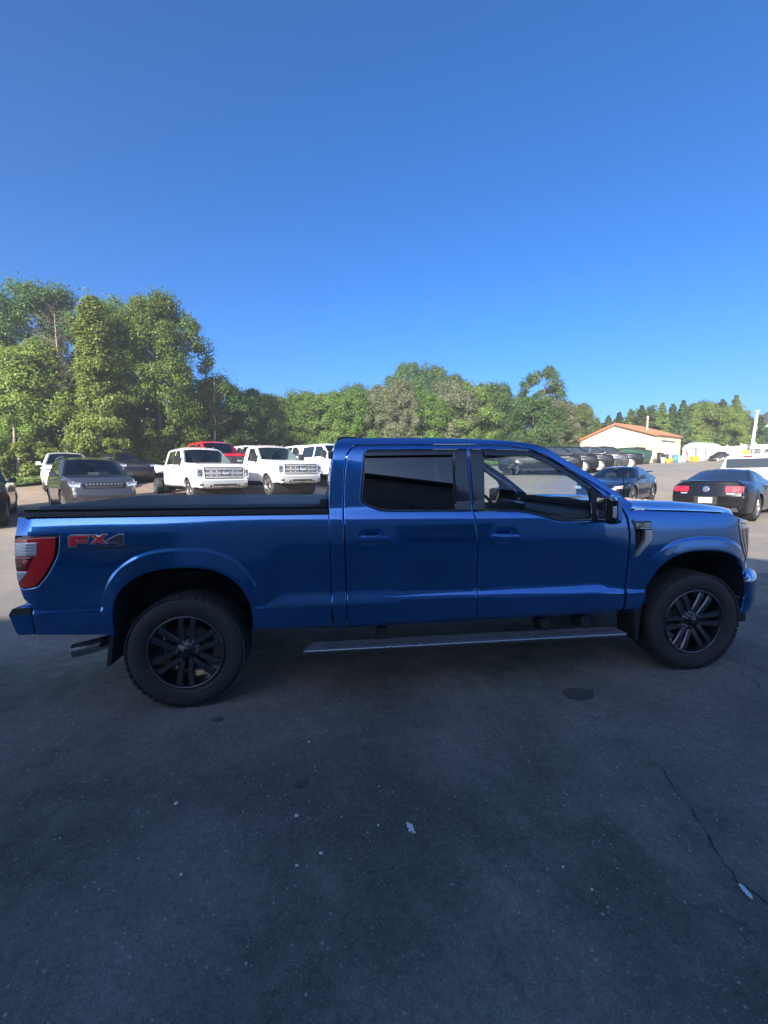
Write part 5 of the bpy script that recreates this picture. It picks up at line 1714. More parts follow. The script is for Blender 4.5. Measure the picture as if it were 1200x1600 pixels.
_TP = {}
def tree_proto(key, seed, H, base, rx, shape, nclump, nleaf, lsize, clump_r, r0, bark='bark', gaps=0.0, droop=0.0, nl=26):
    rng = np.random.default_rng(seed)
    cs, P, N, up, size = crown_points(rng, H, base, rx, shape, nclump, nleaf, lsize, clump_r, droop, gaps)
    me = quads_mesh(P, N, up, size)
    mb = limb_mb(rng, H, base, cs, r0, nl=nl)
    tm = bpy.data.meshes.new('trunk'); tm.from_pydata(mb.v, [], mb.f); tm.polygons.foreach_set('use_smooth', mb.s); tm.materials.append(M[bark])
    _TP[key] = (me, tm)
_CM = {}
def tree(key, leaf, name, label, X, d, s=1.0, sz=None, rz=0.0, group=None, dz=0.0):
    me, tm = _TP[key]
    kk = (key, leaf)
    if kk not in _CM:
        m2 = me.copy(); m2.materials.clear(); m2.materials.append(LM[leaf]); _CM[kk] = m2
    t = thing(name, label, 'tree', GP(X, d, dz), rz, group)
    t.scale = (s, s, sz or s)
    o = bpy.data.objects.new('trunk', tm); COL.objects.link(o); o.parent = t
    o = bpy.data.objects.new('crown', _CM[kk]); COL.objects.link(o); o.parent = t
    return t

tree_proto('big1', 11, 15, 1.0, 4.8, 'broad', 230, 420, .105, .92, .34, nl=40)
tree_proto('big2', 12, 15, .8, 4.6, 'round', 230, 420, .10, .90, .32, nl=40)
tree_proto('mid1', 13, 9, .8, 3.3, 'round', 150, 330, .095, .72, .20)
tree_proto('mid2', 14, 9, .6, 3.0, 'broad', 150, 330, .095, .70, .18)
tree_proto('mid3', 15, 9, .7, 2.8, 'tall', 150, 330, .09, .66, .18)
tree_proto('dense', 16, 7.5, .5, 3.4, 'round', 140, 260, .10, .72, .2)
tree_proto('column', 17, 12, .2, 1.9, 'column', 210, 300, .085, .50, .2, droop=.5)
tree_proto('spruce1', 18, 9, .2, 2.1, 'cone', 260, 130, .10, .62, .14, droop=.35)
tree_proto('spruce2', 19, 9, .2, 1.9, 'cone', 260, 130, .095, .55, .14, droop=.35)
tree_proto('open', 20, 12, 5.0, 2.9, 'broad', 50, 260, .12, .72, .22, gaps=.1, nl=40)
tree_proto('bush', 21, 2.6, .05, 1.9, 'round', 45, 130, .11, .5, .05, nl=12)

def xat(px, d): return (px - 600) / 650.0 * d
GT = 'trees along the edge of the lot'
# tall stand on the left
tree('big1', 'deep', 'broadleaf_tree', 'tallest dark green tree at the left end of the tall stand', xat(92, 35), 35, .80, 1.0, 0.3, GT)
tree('big2', 'green', 'broadleaf_tree', 'big bright green tree at the right side of the tall stand', xat(258, 33), 33, .80, .88, 1.2, GT)
tree('big1', 'green', 'broadleaf_tree', 'big leafy tree rising behind the yellow green column', xat(205, 38), 38, .86, .97, 2.1, GT)
tree('column', 'olive', 'column_tree', 'tall yellow green columnar evergreen in the middle of the tall stand', xat(166, 28.5), 28.5, 1.05, .99, 0.2)
tree('mid2', 'olive', 'broadleaf_tree', 'yellowish tree below the bare grey crown on the far left', xat(78, 29), 29, .95, 1.0, 0.8, GT)
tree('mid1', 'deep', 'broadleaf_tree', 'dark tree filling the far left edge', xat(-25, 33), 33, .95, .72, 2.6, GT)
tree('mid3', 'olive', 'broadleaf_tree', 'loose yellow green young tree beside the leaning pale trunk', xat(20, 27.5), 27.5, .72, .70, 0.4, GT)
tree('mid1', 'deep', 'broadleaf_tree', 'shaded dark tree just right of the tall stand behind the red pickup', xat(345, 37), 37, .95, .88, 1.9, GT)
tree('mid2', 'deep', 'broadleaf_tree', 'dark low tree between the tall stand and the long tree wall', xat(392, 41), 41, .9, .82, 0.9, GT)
tree('bush', 'olive', 'shrub', 'straggly yellow green shrub at the foot of the pale leaning trunk', xat(45, 27), 27, 1.0, .9, .3)
tree('bush', 'deep', 'shrub', 'dark shrub under the tall stand behind the white SUV', xat(120, 29.5), 29.5, 1.2, 1.1, 1.3)
tree('bush', 'green', 'shrub', 'leafy shrub in shade behind the small white cars', xat(232, 41), 41, 1.5, 1.4, 2.3)

# leafless trees: a grey dead crown, a pale leaning trunk, a white snag
def bare_tree(name, label, X, d, H, r0, mat, lean, nb, spread, seed, start=.35):
    rng = np.random.default_rng(seed)
    t = thing(name, label, 'tree', GP(X, d))
    mb = MB()
    n = 9
    pts = [Vector((lean[0] * (i / 8) + rng.normal() * .04, lean[1] * (i / 8) + rng.normal() * .04, -.2 + (H + .2) * i / 8)) for i in range(n)]
    mb.tube(pts, [r0 * (1 - .85 * i / 8) for i in range(n)], 8)
    mb.build('trunk', M[mat], t)
    mb = MB()
    for k in range(nb):
        u = start + (1 - start) * rng.uniform(0, 1)
        f = u * 8; i = min(7, int(f)); q = pts[i].lerp(pts[i + 1], f - i)
        th = rng.uniform(0, 2 * math.pi); L_ = spread * rng.uniform(.4, 1.0) * (1.15 - .6 * u)
        e = q + Vector((math.cos(th) * L_, math.sin(th) * L_, L_ * rng.uniform(.3, .9)))
        r_ = r0 * .22 * (1.2 - u)
        mid = q.lerp(e, .5) + Vector((0, 0, -.08 * L_))
        mb.tube([q, mid, e], [r_, r_ * .6, r_ * .25], 4, cap=False)
        for w in range(5):
            v = rng.uniform(.35, 1); s = mid.lerp(e, v)
            th2 = th + rng.normal() * .9; l2 = L_ * rng.uniform(.2, .5)
            e2 = s + Vector((math.cos(th2) * l2, math.sin(th2) * l2, l2 * rng.uniform(.1, .9)))
            mb.tube([s, s.lerp(e2, .5) + Vector((0, 0, .03)), e2], [r_ * .4, r_ * .3, r_ * .15], 3, cap=False)
            for w2 in range(2):
                s2 = s.lerp(e2, rng.uniform(.4, 1)); e3 = s2 + Vector(rng.normal(size=3)) * .3 * l2
                mb.tube([s2, e3], [r_ * .2, r_ * .1], 3, cap=False)
    mb.build('branches', M[mat], t)
    return t
bare_tree('bare_tree', 'leafless grey tree with a fine twiggy crown in the tall stand', xat(112, 28.5), 28.5, 11.0, .16, 'bark_grey', (-.2, .1), 85, 2.0, 31, .45)
bare_tree('bare_tree', 'pale leaning bare trunk at the far left', xat(38, 26.5), 26.5, 4.6, .13, 'bark_pale', (-.45, .1), 5, .9, 32, .6)
bare_tree('bare_tree', 'white leafless snag at the right edge of the tall stand', xat(338, 35), 35, 8.3, .12, 'bark_pale', (.3, .1), 26, 2.0, 33, .5)

# long wall of trees behind the truck
wall = [(392, 47, 'mid1', 'green', .98, .86), (432, 46, 'mid2', 'lime', 1.0, .84), (476, 47, 'mid1', 'green', .95, .90), (520, 46, 'mid3', 'lime', 1.0, .86), (560, 45, 'mid2', 'green', .92, .86),
        (598, 46, 'mid3', 'pale', .82, .92), (628, 45, 'mid3', 'pale', .75, .98), (664, 46, 'mid1', 'green', .92, .86), (700, 47, 'mid2', 'pale', .92, .98), (738, 48, 'mid1', 'lime', .95, .98),
        (775, 49, 'mid2', 'deep', .9, .98), (872, 50, 'mid3', 'pale', .75, .78), (902, 55, 'mid2', 'lime', .72, .80)]
lw = ['first green tree of the long tree wall, above the white regular cab truck', 'light green tree in the wall above the white trucks', 'rounded green tree in the wall left of the cab roof', 'light green tree directly above the rear of the cab',
      'low green tree over the third brake light', 'pale grey green tree in the wall under the tall dark clump', 'palest silvery tree, upright, in the middle of the wall', 'green tree over the middle of the cab roof',
      'wide pale tree in the wall above the front door', 'light green tree left of the dense round tree', 'dark tree tucked in behind the dense round tree', 'pale thin tree between the round tree and the cream building', 'light green tree at the left corner of the cream building']
for (px, d, k, lf, s, sz), lab in zip(wall, lw):
    tree(k, lf, 'broadleaf_tree', lab, xat(px, d), d, s, sz, px * .37, GT)
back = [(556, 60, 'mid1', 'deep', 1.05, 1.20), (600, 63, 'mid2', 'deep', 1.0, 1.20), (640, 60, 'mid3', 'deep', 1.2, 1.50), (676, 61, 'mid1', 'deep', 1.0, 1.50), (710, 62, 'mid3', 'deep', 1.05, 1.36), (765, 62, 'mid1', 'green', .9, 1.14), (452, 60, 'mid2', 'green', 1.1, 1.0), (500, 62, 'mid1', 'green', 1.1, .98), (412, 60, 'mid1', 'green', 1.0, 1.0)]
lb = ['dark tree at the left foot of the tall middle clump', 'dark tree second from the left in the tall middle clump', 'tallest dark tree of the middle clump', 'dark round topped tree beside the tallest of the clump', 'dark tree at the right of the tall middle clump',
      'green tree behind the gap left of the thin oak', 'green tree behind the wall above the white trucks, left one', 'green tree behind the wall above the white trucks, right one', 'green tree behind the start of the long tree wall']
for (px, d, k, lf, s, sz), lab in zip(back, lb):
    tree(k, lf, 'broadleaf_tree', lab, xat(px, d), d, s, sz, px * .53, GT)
tree('dense', 'deep', 'round_tree', 'dense round dark green tree in front of the wall right of the cab', xat(832, 42), 42, .86, .84, .4)
tree('open', 'deep', 'oak_tree', 'thin crowned tree with open leafy top rising above the round tree', xat(848, 55), 55, 1.05, .98, 1.0)

# evergreen row on the right
row = [(930, 62), (948, 61), (964, 60), (981, 60), (998, 59), (1014, 59), (1030, 58), (1046, 58), (1062, 57), (1079, 59), (1098, 60), (1122, 60), (1143, 60), (1162, 61), (1180, 61), (1198, 62), (1218, 62)]
hs_ = [.66, .68, .72, .76, .80, .78, .82, .80, .84, .82, .78, .88, .94, .66, .66, .50, .50]
lr = ['first evergreen left of the building roof', 'second evergreen from the left of the row', 'evergreen over the left roof slope', 'evergreen over the roof peak', 'evergreen just right of the roof peak', 'evergreen left of the roof pipe', 'evergreen right of the roof pipe', 'evergreen over the right end of the roof',
      'evergreen beside the right corner of the building', 'evergreen left of the purple brown crown', 'evergreen behind the arched shed', 'wide evergreen above the fence right of the shed', 'tall pointed evergreen right of the purple brown crown', 'low evergreen left of the white pole', 'evergreen behind the white pole', 'evergreen at the right edge below the house roof', 'evergreen cut by the right edge']
for i, ((px, d), h_, lab) in enumerate(zip(row, hs_, lr)):
    tree('spruce1' if i % 2 else 'spruce2', 'spruce' if i % 3 else 'olive', 'evergreen_tree', lab, xat(px, d), d, 1.0 if i < 11 else 1.15, h_ * 1.06, i * 1.7, 'evergreens along the right boundary')
tree('mid1', 'plum', 'broadleaf_tree', 'purple brown topped tree among the evergreens', xat(1094, 62), 62, .8, .90, .5)
tree('mid2', 'olive', 'broadleaf_tree', 'bushy yellow green tree above the arched shed', xat(1090, 60), 60, .95, .86, .9)
tree('mid1', 'olive', 'broadleaf_tree', 'bushy green tree behind the white fence', xat(1138, 59), 59, .68, .80, 2.0)

# the wood that closes every gap behind the single trees: a mass nobody could count
def far_wood(X0, X1, d0, d1, h, n, leaf, seed):
    rng = np.random.default_rng(seed)
    Xs = rng.uniform(X0, X1, n); ds = rng.uniform(d0, d1, n)
    P = np.array([GP(a, b) for a, b in zip(Xs, ds)])
    top = h * (.78 + .14 * np.sin(Xs * .45) + .10 * np.sin(Xs * 1.1 + 2))
    P[:, 2] += top * rng.uniform(0, 1, n)
    N = unit(rng.normal(size=P.shape) + np.array([0, -.6, .3]))
    me = quads_mesh(P, N, unit(rng.normal(size=P.shape)), .24 * rng.uniform(.6, 1.4, n))
    return tag(put('far_wood', me, None, LM[leaf]), 'mass of shaded wood behind the single trees', 'wood', kind='stuff')
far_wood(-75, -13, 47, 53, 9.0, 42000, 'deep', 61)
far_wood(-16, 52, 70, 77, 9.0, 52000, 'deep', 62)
# rough grass on the far left
def grass_patch(name, X0, X1, d0, d1, n, h, leaf, seed):
    rng = np.random.default_rng(seed)
    Xs = rng.uniform(X0, X1, n); ds = rng.uniform(d0, d1, n)
    P = np.array([GP(a, b) for a, b in zip(Xs, ds)])
    hh = h * rng.uniform(.4, 1.2, n) * (0.6 + .8 * np.abs(np.sin(Xs * 1.3) * np.cos(ds * .9)))
    P[:, 2] += hh * .45
    N = unit(rng.normal(size=P.shape) * np.array([1, 1, .25]))
    up = unit(np.cross(N, np.array([0, 0, 1.0])) + rng.normal(size=P.shape) * .12)
    me = quads_mesh(P, N, up, hh * .55, .18)
    o = put(name, me, None, LM[leaf]); return tag(o, 'rough green grass and weeds growing at the edge of the dirt lot', 'grass', kind='stuff')
grass_patch('grass', xat(-40, 24), xat(62, 24), 22.5, 29, 9000, .55, 'lime', 5)
grass_patch('grass', xat(-200, 34), xat(330, 34), 31, 40, 6000, .5, 'green', 6)
grass_patch('grass', xat(340, 44), xat(930, 44), 42, 46, 9000, .6, 'green', 8)

# ------------------------------------------------------------------ buildings and yard things on the right
M['cream'] = pbr('cream metal siding', (.57, .51, .355), .6, var=.05, vs=1.5)
M['terracotta'] = pbr('orange red metal roof', (.42, .15, .08), .5, var=.12)
M['white_door'] = pbr('white roller door', (.72, .72, .70), .5)
M['vinyl_white'] = pbr('white vinyl', (.66, .66, .645), .45)
M['dump_green'] = pbr('green painted steel', (.028, .085, .055), .5, var=.2, vs=3)
CRACKS = [([(2.86, -1.80), (2.837, -1.959), (2.819, -2.057), (2.757, -2.162), (2.745, -2.275), (2.688, -2.419), (2.665, -2.51), (2.654, -2.573), (2.645, -2.667), (2.645, -2.80), (2.61, -3.1)], .0065, 1),
          ([(4.475, -.765), (4.523, -.851), (4.57, -.933), (4.515, -1.078), (4.50, -1.142), (4.52, -1.3)], .012, 2),
          ([(4.52, -.90), (4.325, -1.17), (4.241, -1.298), (4.195, -1.404)], .007, 3),
          ([(-.80, -1.35), (-.735, -1.362), (-.622, -1.372), (-.498, -1.413)], .009, 4)]
M['chip_white'] = pbr('white chip', (.75, .75, .72), .7)
M['chip_blue'] = pbr('pale blue scrap', (.62, .78, .80), .5)
M['oil_spot'] = pbr('oil spot on asphalt', (.085, .08, .075), .6)
STONES = [('pale chip of stone on the asphalt below the rear door seam', (.885, -1.486), .010, 'chip_white'),
          ('pale chip of stone lying alone near the left below the rear wheel', (.244, -1.887), .011, 'chip_white'),
          ('bigger white crumb right above another white crumb', (.857, -2.046), .011, 'chip_white'),
          ('small white crumb lower of two in line', (.883, -2.311), .008, 'chip_white'),
          ('flat pale chip right of two white crumbs', (.984, -2.267), .010, 'chip_white'),
          ('small grey chip left of centre in the near asphalt', (.408, -2.288), .008, 'chip_white'),
          ('bluish chip left of the white paint splash', (1.246, -2.155), .007, 'chip_blue'),
          ('tan pebble in the near asphalt below the white crumbs', (.894, -2.616), .007, 'pebble'),
          ('small grey pebble right of centre in the near asphalt', (1.991, -2.465), .007, 'chip_white'),
          ('pale pebble nearest to the long crack', (2.052, -2.568), .006, 'chip_white')]
BLOTS = [('paint_splash', 'small white paint splash on the asphalt in front of the front door', 'paint mark', 1.395, -2.19, .013, .034, R(18), M['chip_white'], 19, dict(amp=.45)),
         ('scrap', 'pale blue scrap of plastic lying beside the long crack', 'litter', 2.637, -2.655, .010, .030, R(-8), M['chip_blue'], 10, dict(th=.004, amp=.15, n=9)),
         ('oil_stain', None, None, 2.848, -1.195, .12, .085, 0, M['oil_spot'], 11, dict(kind='structure', amp=.15)),
         ('oil_stain', None, None, .862, -1.835, .035, .03, 0, M['oil_spot'], 12, dict(kind='structure')),
         ('oil_stain', None, None, .252, -1.155, .035, .025, 0, M['oil_spot'], 13, dict(kind='structure'))]
HB = -53.5
gz0 = GP(xat(1023, 46), 46)
B = thing('storage_building', 'cream metal building with an orange gabled roof and a white roller door', 'building', gz0, heading(HB))
# local axes: the gable runs from its right corner (0,0) along -x, the side wall runs back along +y
GWD, LEN, EV, RG = 8.6, 6.9, 3.05, 4.62
mb = MB(); mb.prism([(-GWD, -.6), (0, -.6), (0, EV), (-GWD / 2, RG), (-GWD, EV)], 0, LEN); mb.build('wall', M['cream'], B)
for sgn in (-1, 1):
    mb = MB()
    a = (-GWD / 2, RG + .01); b = (-GWD / 2 + sgn * (GWD / 2 + .25), EV - .08)
    mb.prism([a, b, (b[0], b[1] + .10), (a[0], a[1] + .12)], -.30, LEN + .25); rf = mb.build('roof', M['terracotta'], B)
    for k in range(15):
        y = -.25 + k * .5
        mb = MB(); mb.tube([(a[0], y, a[1] + .125), (b[0], y, b[1] + .105)], .022, 4); mb.build('roof_rib', M['terracotta'], rf)
    mb = MB(); mb.prism([(a[0], a[1] - .14), (b[0], b[1] - .12), (b[0], b[1] - .005), (a[0], a[1] - .005)], -.33, -.29); mb.build('fascia', M['terracotta'], B)
for k in range(10):
    x = -.4 - k * .82
    zt_ = EV + (RG - EV) * (1 - abs(x + GWD / 2) / (GWD / 2))
    mb = MB(); mb.box((x, -.012, (zt_ - .6) / 2), (.05, .02, zt_ + .5)); mb.build('siding_rib', M['cream'], B)
mb = MB(); mb.box((-1.35, -.03, 1.02), (.95, .05, 2.08)); dr = mb.build('walk_door', pbr('tan door', (.62, .52, .33), .5), B)
mb = MB(); mb.box((-1.35, -.05, 2.10), (1.1, .06, .08)); mb.box((-.83, -.05, 1.04), (.06, .06, 2.05)); mb.box((-1.87, -.05, 1.04), (.06, .06, 2.05)); mb.build('door_frame', pbr('brown trim', (.30, .22, .12), .6), dr)
mb = MB(); mb.box((.03, 3.0, 1.15), (.05, 3.4, 2.4)); rd_ = mb.build('roller_door', M['white_door'], B)
for k in range(8):
    mb = MB(); mb.box((.065, 3.0, .15 + k * .29), (.02, 3.36, .26), bev=.006); mb.build('door_panel', M['white_door'], rd_)
mb = MB(); mb.box((.10, 3.0, 2.42), (.16, 3.6, .10)); mb.build('door_header', M['bracket_grey'], B)
mb = MB(); mb.tube([(-2.0, 2.6, 3.6), (-2.0, 2.6, 5.35)], .075, 10); mb.tube([(-2.0, 2.6, 5.35), (-2.0, 2.6, 5.45)], .11, 10); mb.build('vent_pipe', M['white_door'], B)

# dumpster
D_ = thing('dumpster', 'dark green steel dumpster standing against the cream gable', 'dumpster', GP(xat(993, 42.5), 42.5), heading(HB))
mb = MB(); mb.prism([(-1.0, .15), (.85, .15), (1.05, .9), (1.05, 1.28), (-1.0, 1.62)], -1.0, 1.0); mb.build('bin', M['dump_green'], D_)
for x in (-.8, -.3, .2, .7):
    mb = MB(); mb.box((x, -1.03, .75), (.07, .06, 1.05)); mb.build('rib', M['dump_green'], D_)
mb = MB(); mb.prism([(-1.05, 1.63), (1.08, 1.29), (1.1, 1.34), (-1.05, 1.69)], -1.04, 1.04); mb.build('lid', M['clad'], D_)
mb = MB(); mb.box((0, 0, .08), (1.7, 1.8, .16)); mb.build('skid', M['under'], D_)
D2 = thing('skip_bin', 'long dark open skip in shadow behind the green dumpster', 'skip', GP(xat(972, 45.5), 45.5), heading(HB))
mb = MB(); mb.prism([(-1.9, .2), (1.6, .2), (1.9, 1.6), (-2.1, 1.6)], -.9, .9); mb.build('bin', M['clad'], D2)
mb = MB(); mb.box((-.1, -.93, 1.56), (4.0, .08, .12)); mb.build('rim', M['dump_green'], D2)

# odds and ends by the roller door
cols = dict(black=M['clad'], white=M['vinyl_white'], orange=pbr('orange plastic', (.75, .22, .02), .4), yellow=pbr('yellow plastic', (.80, .50, .03), .4), blue=pbr('blue plastic', (.05, .22, .50), .4), sky=pbr('pale blue plastic', (.30, .55, .68), .4), red=pbr('red plastic', (.65, .06, .08), .4), brown=pbr('brown cardboard', (.35, .24, .13), .8))
def tub(name, label, cat, px, d, r, h, mat, lid=None, group=None):
    t = thing(name, label, cat, GP(xat(px, d), d), 0, group)
    mb = MB(); mb.lathe([(.0001, 0), (r * .82, 0), (r * .9, h * .5), (r, h), (r * .9, h), (.0001, h * .93)], axis='Z', seg=14); mb.build('body', cols[mat], t, fix=False)
    mb = MB(); mb.lathe([(r * 1.0, h * .96), (r * 1.08, h * .96), (r * 1.08, h), (r, h * 1.02)], axis='Z', seg=14); mb.build('rim', cols[lid or mat], t, fix=False)
    if lid:
        mb = MB(); mb.lathe([(r * 1.05, h * 1.02), (r * .6, h * 1.1), (.0001, h * 1.12)], axis='Z', seg=14); mb.build('lid', cols[lid], t, fix=False)
    return t
tub('trash_bin', 'black bin at the corner of the cream building', 'bin', 1029.5, 44.6, .30, 1.0, 'black', 'black')
tub('bucket', 'white bucket in front of the black bins', 'bucket', 1034, 44.0, .22, .55, 'white', 'white')
tub('trash_bin', 'second black bin left of the yellow tub', 'bin', 1038.5, 45.0, .28, .9, 'black', 'brown')
tub('tub', 'yellow tub by the roller door', 'tub', 1042, 44.2, .28, .42, 'yellow')
tub('tub', 'orange tub next to the yellow one', 'tub', 1046.5, 44.3, .26, .5, 'orange')
tub('drum', 'blue plastic drum beside the roller door', 'drum', 1053, 44.6, .30, .75, 'blue', 'blue')
tub('drum', 'pale blue drum between the building and the shed', 'drum', 1065.5, 45.2, .32, .7, 'sky', 'sky')
tub('bucket', 'small white bucket left of the pale blue drum', 'bucket', 1060, 44.8, .2, .45, 'white')
t = thing('marker_post', 'red plastic marker post standing by the arched shed', 'post', GP(xat(1071, 46.5), 46.5))
mb = MB(); mb.tube([(0, 0, 0), (.05, 0, 1.15)], [.09, .06], 8); mb.build('post', cols['red'], t)
mb = MB(); mb.box((0, 0, .04), (.36, .36, .08), bev=.02); mb.build('foot', cols['black'], t)
for k, (px, c_, lab) in enumerate(((1078.5, 'orange', 'orange crate in front of the shed doors'), (1083, 'yellow', 'yellow crate left of another yellow one by the shed doors'), (1087, 'yellow', 'rightmost yellow crate in front of the shed doors'))):
    t = thing('crate', lab, 'crate', GP(xat(px, 48), 48), heading(HB))
    mb = MB()
    mb.box((0, 0, .30), (.32, .34, .58), bev=.02); mb.build('box', cols[c_], t)
    mb = MB(); mb.box((0, 0, .60), (.36, .38, .05), bev=.01); mb.build('rim', cols[c_], t)

# arched garden shed
SH = thing('garden_shed', 'small white shed with a curved roof and double doors beside the white fence', 'shed', GP(xat(1107, 50), 50), heading(-58))
sw_, sl = 2.9, 3.2
pr_ = [(-sw_, -.3), (0, -.3), (0, 1.45), (-.28, 1.95), (-.85, 2.22), (-sw_ / 2, 2.30), (-sw_ + .85, 2.22), (-sw_ + .28, 1.95), (-sw_, 1.45)]
mb = MB(); mb.prism(pr_, 0, sl); mb.build('wall', M['vinyl_white'], SH)
top = pr_[2:]
mb = MB()
op = [(p[0] + (.06 if p[0] > -sw_ / 2 else -.06 if p[0] < -sw_ / 2 else 0), p[1] + .05) for p in top]
mb.prism([(p[0], p[1] + .005) for p in top] + op[::-1], -.12, sl + .1); mb.build('roof', pbr('pale grey roof', (.42, .44, .43), .6), SH)
for k, x in enumerate((-.92, -1.98)):
    mb = MB(); mb.box((x, -.02, .82), (.98, .04, 1.62)); d_ = mb.build('door', M['vinyl_white'], SH)
    fr_ = pbr('grey door trim %d' % k, (.20, .21, .22), .5)
    for q in (-.47, .47):
        mb = MB(); mb.box((x + q, -.05, .82), (.13, .03, 1.62)); mb.build('door_trim', fr_, d_)
    for q in (.05, 1.6):
        mb = MB(); mb.box((x, -.052, q), (.98, .03, .12)); mb.build('door_trim', fr_, d_)

# white fence
F_ = thing('vinyl_fence', 'white vinyl privacy fence running right from the shed', 'fence', GP(xat(1112, 54), 54))
a0 = Vector(GP(xat(1112, 54), 54)); a1 = Vector(GP(xat(1245, 50.5), 50.5))
nP = 6
for k in range(nP + 1):
    p = a0.lerp(a1, k / nP) - a0
    hgt = 1.78 if k < 2 else 1.95
    mb = MB(); mb.box((p.x, p.y, hgt / 2 - .1), (.14, .14, hgt + .35), bev=.01); mb.box((p.x, p.y, hgt + .10), (.18, .18, .05), bev=.01); mb.build('post', M['vinyl_white'], F_)
    if k < nP:
        q = a0.lerp(a1, (k + 1) / nP) - a0
        mid = (p + q) / 2; dr_ = math.atan2(q.y - p.y, q.x - p.x); L_ = (q - p).length - .16
        n_ = 8
        h2 = 1.72 if k < 2 else 1.88
        rot = Matrix.Rotation(dr_, 3, 'Z')
        for j in range(n_):
            c = mid + rot @ Vector(((j + .5) / n_ * L_ - L_ / 2, 0, h2 / 2 - .05))
            mb = MB(); mb.box(c, (L_ / n_ - .012, .03, h2 - .1), rot=rot, bev=.006); mb.build('board', M['vinyl_white'], F_)
        mb = MB(); mb.box(mid + Vector((0, 0, h2)), (L_, .06, .09), rot=rot, bev=.008); mb.build('rail', M['vinyl_white'], F_)
        mb = MB(); mb.box(mid + Vector((0, 0, .05)), (L_, .06, .12), rot=rot, bev=.008); mb.build('rail', M['vinyl_white'], F_)
# sign with big dark figures in front of the fence
sg = GP(xat(1188, 49.5), 49.5)
G_ = thing('sign_board', 'white board with big dark figures in front of the white fence', 'sign', sg, heading(-8))
mb = MB(); mb.box((.15, 0, 1.05), (3.6, .05, .70), bev=.01); mb.build('board', pbr('weathered white board', (.42, .42, .41), .6), G_)
for x in (-1.4, 1.6):
    mb = MB(); mb.box((x, .05, .5), (.09, .09, 1.3)); mb.build('post', M['vinyl_white'], G_)
cu = bpy.data.curves.new('t', 'FONT'); cu.body = '7120  AC'; cu.size = .74; cu.extrude = .006; cu.offset = .04; cu.align_x = 'CENTER'; cu.align_y = 'CENTER'
tmp = bpy.data.objects.new('t', cu); me = bpy.data.meshes.new_from_object(tmp); bpy.data.objects.remove(tmp)
o = put('lettering', me, G_, pbr('dark letters', (.05, .05, .055), .5)); o.location = (-.25, -.034, 1.08); o.rotation_euler = (R(90), 0, 0)

# tarp pile on low boards
t = thing('tarp_pile', 'dark tarp covered heap beside the shed in front of the fence', 'heap', GP(xat(1124, 49), 49), heading(-10))
rng = np.random.default_rng(3)
P = np.zeros((13, 13, 3))
for i in range(13):
    for j in range(13):
        u, v = i / 6 - 1, j / 6 - 1
        P[i, j] = (u * 1.0, v * .7, .30 + .75 * max(0, 1 - (abs(u) ** 2.2 + abs(v) ** 2.2) * .8) + .08 * rng.normal())
grid_mesh('tarp', P, M['clad'], t)
mb = MB(); mb.box((0, 0, .24), (2.3, 1.5, .08), bev=.01); mb.build('deck', M['bark_grey'], t)
for x in (-.8, .8):
    mb = MB(); mb.box((x, 0, .1), (.12, 1.4, .2)); mb.build('bearer', M['bark'], t)
t = thing('lumber', 'loose pale boards lying right of the dark heap', 'boards', GP(xat(1131, 48), 48), heading(-10))
for k in range(4):
    mb = MB(); mb.box((.1 * k, -.2 * k, .06 + .09 * k), (1.6, .18, .07), rot=('Z', R(4 * k - 6)), bev=.005); mb.build('board', M['bark_pale'], t)

# pole and houses behind the fence
t = thing('utility_pole', 'slightly leaning white pole behind the white fence', 'pole', GP(xat(1169.5, 51.6), 51.6))
mb = MB(); mb.tube([(0, 0, -.3), (.28, 0, 2.8), (.62, 0, 6.0)], [.19, .17, .14], 12); mb.build('shaft', M['vinyl_white'], t)
mb = MB(); mb.box((.42, -.05, 3.9), (.16, .3, .35), bev=.02); mb.build('bracket', M['vinyl_white'], t)
mb = MB(); mb.box((.60, 0, 6.02), (.34, .34, .06), bev=.01); mb.build('cap', M['vinyl_white'], t)
M['house_roof'] = pbr('brown shingles', (.11, .085, .075), .85, var=.2)
def house(label, px, d, w, l, ev, rg, hd, dz=0):
    t = thing('house', label, 'house', GP(xat(px, d), d, dz), heading(hd))
    mb = MB(); mb.prism([(-w / 2, -1), (w / 2, -1), (w / 2, ev), (0, rg), (-w / 2, ev)], 0, l); mb.build('wall', pbr('beige siding', (.45, .40, .33), .7), t)
    for s_ in (-1, 1):
        mb = MB(); mb.prism([(0, rg + .01), (s_ * (w / 2 + .4), ev - .2), (s_ * (w / 2 + .4), ev - .02), (0, rg + .2)], -.4, l + .4); mb.build('roof', M['house_roof'], t)
    for x in (-w / 4, w / 4):
        mb = MB(); mb.box((x, -.03, ev * .55), (1.1, .06, 1.3)); wd = mb.build('window', M['glass_dark'], t)
        mb = MB(); mb.box((x, -.05, ev * .55 - .7), (1.3, .1, .08)); mb.build('sill', M['vinyl_white'], wd)
    return t
house('house with a steep brown roof cut by the right edge', 1243, 72, 12, 10, 5.0, 9.3, -20)
house('far house whose grey brown roof shows left of the white pole', 1156, 86, 6, 8, 5.2, 7.2, -60)

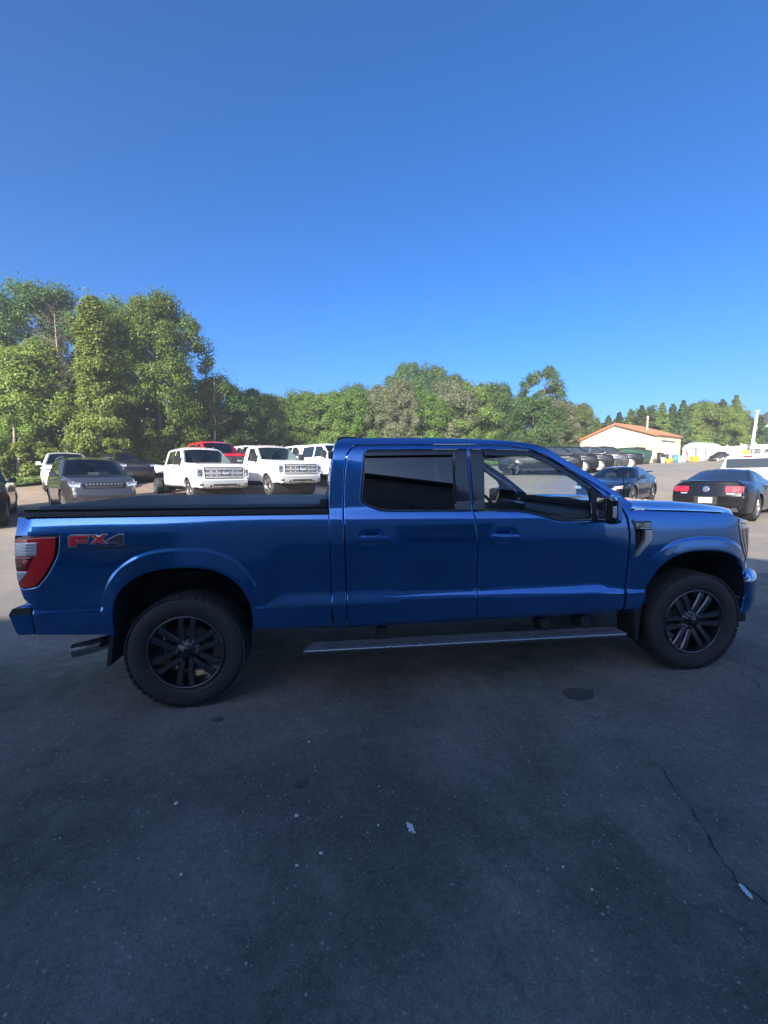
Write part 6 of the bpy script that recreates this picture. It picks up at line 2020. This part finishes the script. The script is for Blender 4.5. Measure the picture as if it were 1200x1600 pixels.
# ------------------------------------------------------------------ things lying on the asphalt
M['crack'] = pbr('open crack', (.03, .029, .028), .9)
def crack(label_pts, w, seed):
    rng = np.random.default_rng(seed)
    pts = []
    for a, b in zip(label_pts[:-1], label_pts[1:]):
        L_ = math.hypot(b[0] - a[0], b[1] - a[1]); n = max(2, int(L_ / .035))
        for k in range(n):
            t = k / n
            pts.append((a[0] + (b[0] - a[0]) * t, a[1] + (b[1] - a[1]) * t))
    pts.append(label_pts[-1])
    P = np.array(pts)
    d = np.gradient(P, axis=0); d /= np.maximum(np.linalg.norm(d, axis=1, keepdims=True), 1e-6)
    n = np.stack([-d[:, 1], d[:, 0]], 1)
    j = np.cumsum(rng.normal(size=len(P)) * .013); j -= np.linspace(j[0], j[-1], len(j)); j += rng.normal(size=len(P)) * .009
    P = P + n * j[:, None]
    ww = w * np.clip(.6 + .5 * rng.normal(size=len(P)), .15, 1.6) * np.minimum(1, np.minimum(np.arange(len(P)), np.arange(len(P))[::-1]) / 6 + .1)
    v = []; f = []
    for k in range(len(P)):
        a = P[k] - n[k] * ww[k] / 2; b = P[k] + n[k] * ww[k] / 2
        v += [(a[0], a[1], .004), (b[0], b[1], .004)]
    for k in range(len(P) - 1):
        f.append((2 * k, 2 * k + 2, 2 * k + 3, 2 * k + 1))
    o = put('pavement_crack', mesh_from(v, f), None, M['crack']); o['kind'] = 'structure'
for pts, w, sd_ in CRACKS: crack(pts, w, sd_)
rng = np.random.default_rng(44)
mb = MB()
M['pebble'] = pbr('grey pebbles', (.34, .33, .30), .8, var=.4, vs=30)
def pebble(mb, x, y, s):
    bm = bmesh.new(); bmesh.ops.create_icosphere(bm, subdivisions=1, radius=1)
    vs = [(v.co.x * s * rng.uniform(.7, 1.2) + x, v.co.y * s * rng.uniform(.6, 1.1) + y, max(0.0, v.co.z * s * .55 + s * .3)) for v in bm.verts]
    fs = [[v.index for v in f.verts] for f in bm.faces]; bm.free()
    mb.add(vs, fs)
for k in range(3200):
    d = 1.0 + 4.6 * rng.uniform() ** .8
    X = rng.uniform(-1.0, 1.0) * d * .95
    x, y = CP(X, d)
    if y > -.6: continue
    pebble(mb, x, y, .0022 + .0050 * rng.uniform() ** 3)
tag(mb.build('gravel', M['pebble'], fix=False), 'fine loose grit scattered over the dark asphalt', 'gravel', kind='stuff')
for lab, (x, y), s, m_ in STONES:
    mb = MB(); pebble(mb, x, y, s); tag(mb.build('stone', m_ if not isinstance(m_, str) else M[m_], fix=False), lab, 'stone')
# paint splash, litter, oil spot
def blot(name, label, cat, x, y, rx, ry, rot, mat, seed, z=.004, th=.0, kind=None, n=26, amp=.35):
    r_ = np.random.default_rng(seed)
    pts = []
    for k in range(n):
        a = 2 * math.pi * k / n; q = 1 + amp * r_.normal() * .6
        px_, py_ = rx * math.cos(a) * q, ry * math.sin(a) * q
        pts.append((x + px_ * math.cos(rot) - py_ * math.sin(rot), y + px_ * math.sin(rot) + py_ * math.cos(rot)))
    if th:
        mb = MB(); mb.prism(pts, z, z + th, axis='Z'); o = mb.build(name, mat)
    else:
        o = put(name, mesh_from([(p[0], p[1], z) for p in pts], [tuple(range(n))]), None, mat)
    return tag(o, label, cat, kind=kind)
for a in BLOTS: blot(*a[:-1], **a[-1])
HAZE = 0.0018
# ------------------------------------------------------------------ the summer air between here and the trees
mb = MB()
zt_ = 21.0
mb.box((5, 40, (zt_ - 1.0) / 2), (230, 160, zt_ + 1.0))
m, nt, b = newmat('thin haze')
nt.nodes.remove(b)
pv = nt.nodes.new('ShaderNodeVolumePrincipled')
pv.inputs['Density'].default_value = HAZE
pv.inputs['Color'].default_value = (.93, .96, 1.0, 1)
pv.inputs['Anisotropy'].default_value = 0.2
nt.links.new(pv.outputs[0], nt.nodes['Material Output'].inputs['Volume'])
hz = mb.build('haze', m); hz['kind'] = 'stuff'; hz['label'] = 'thin pale summer haze over the whole lot'
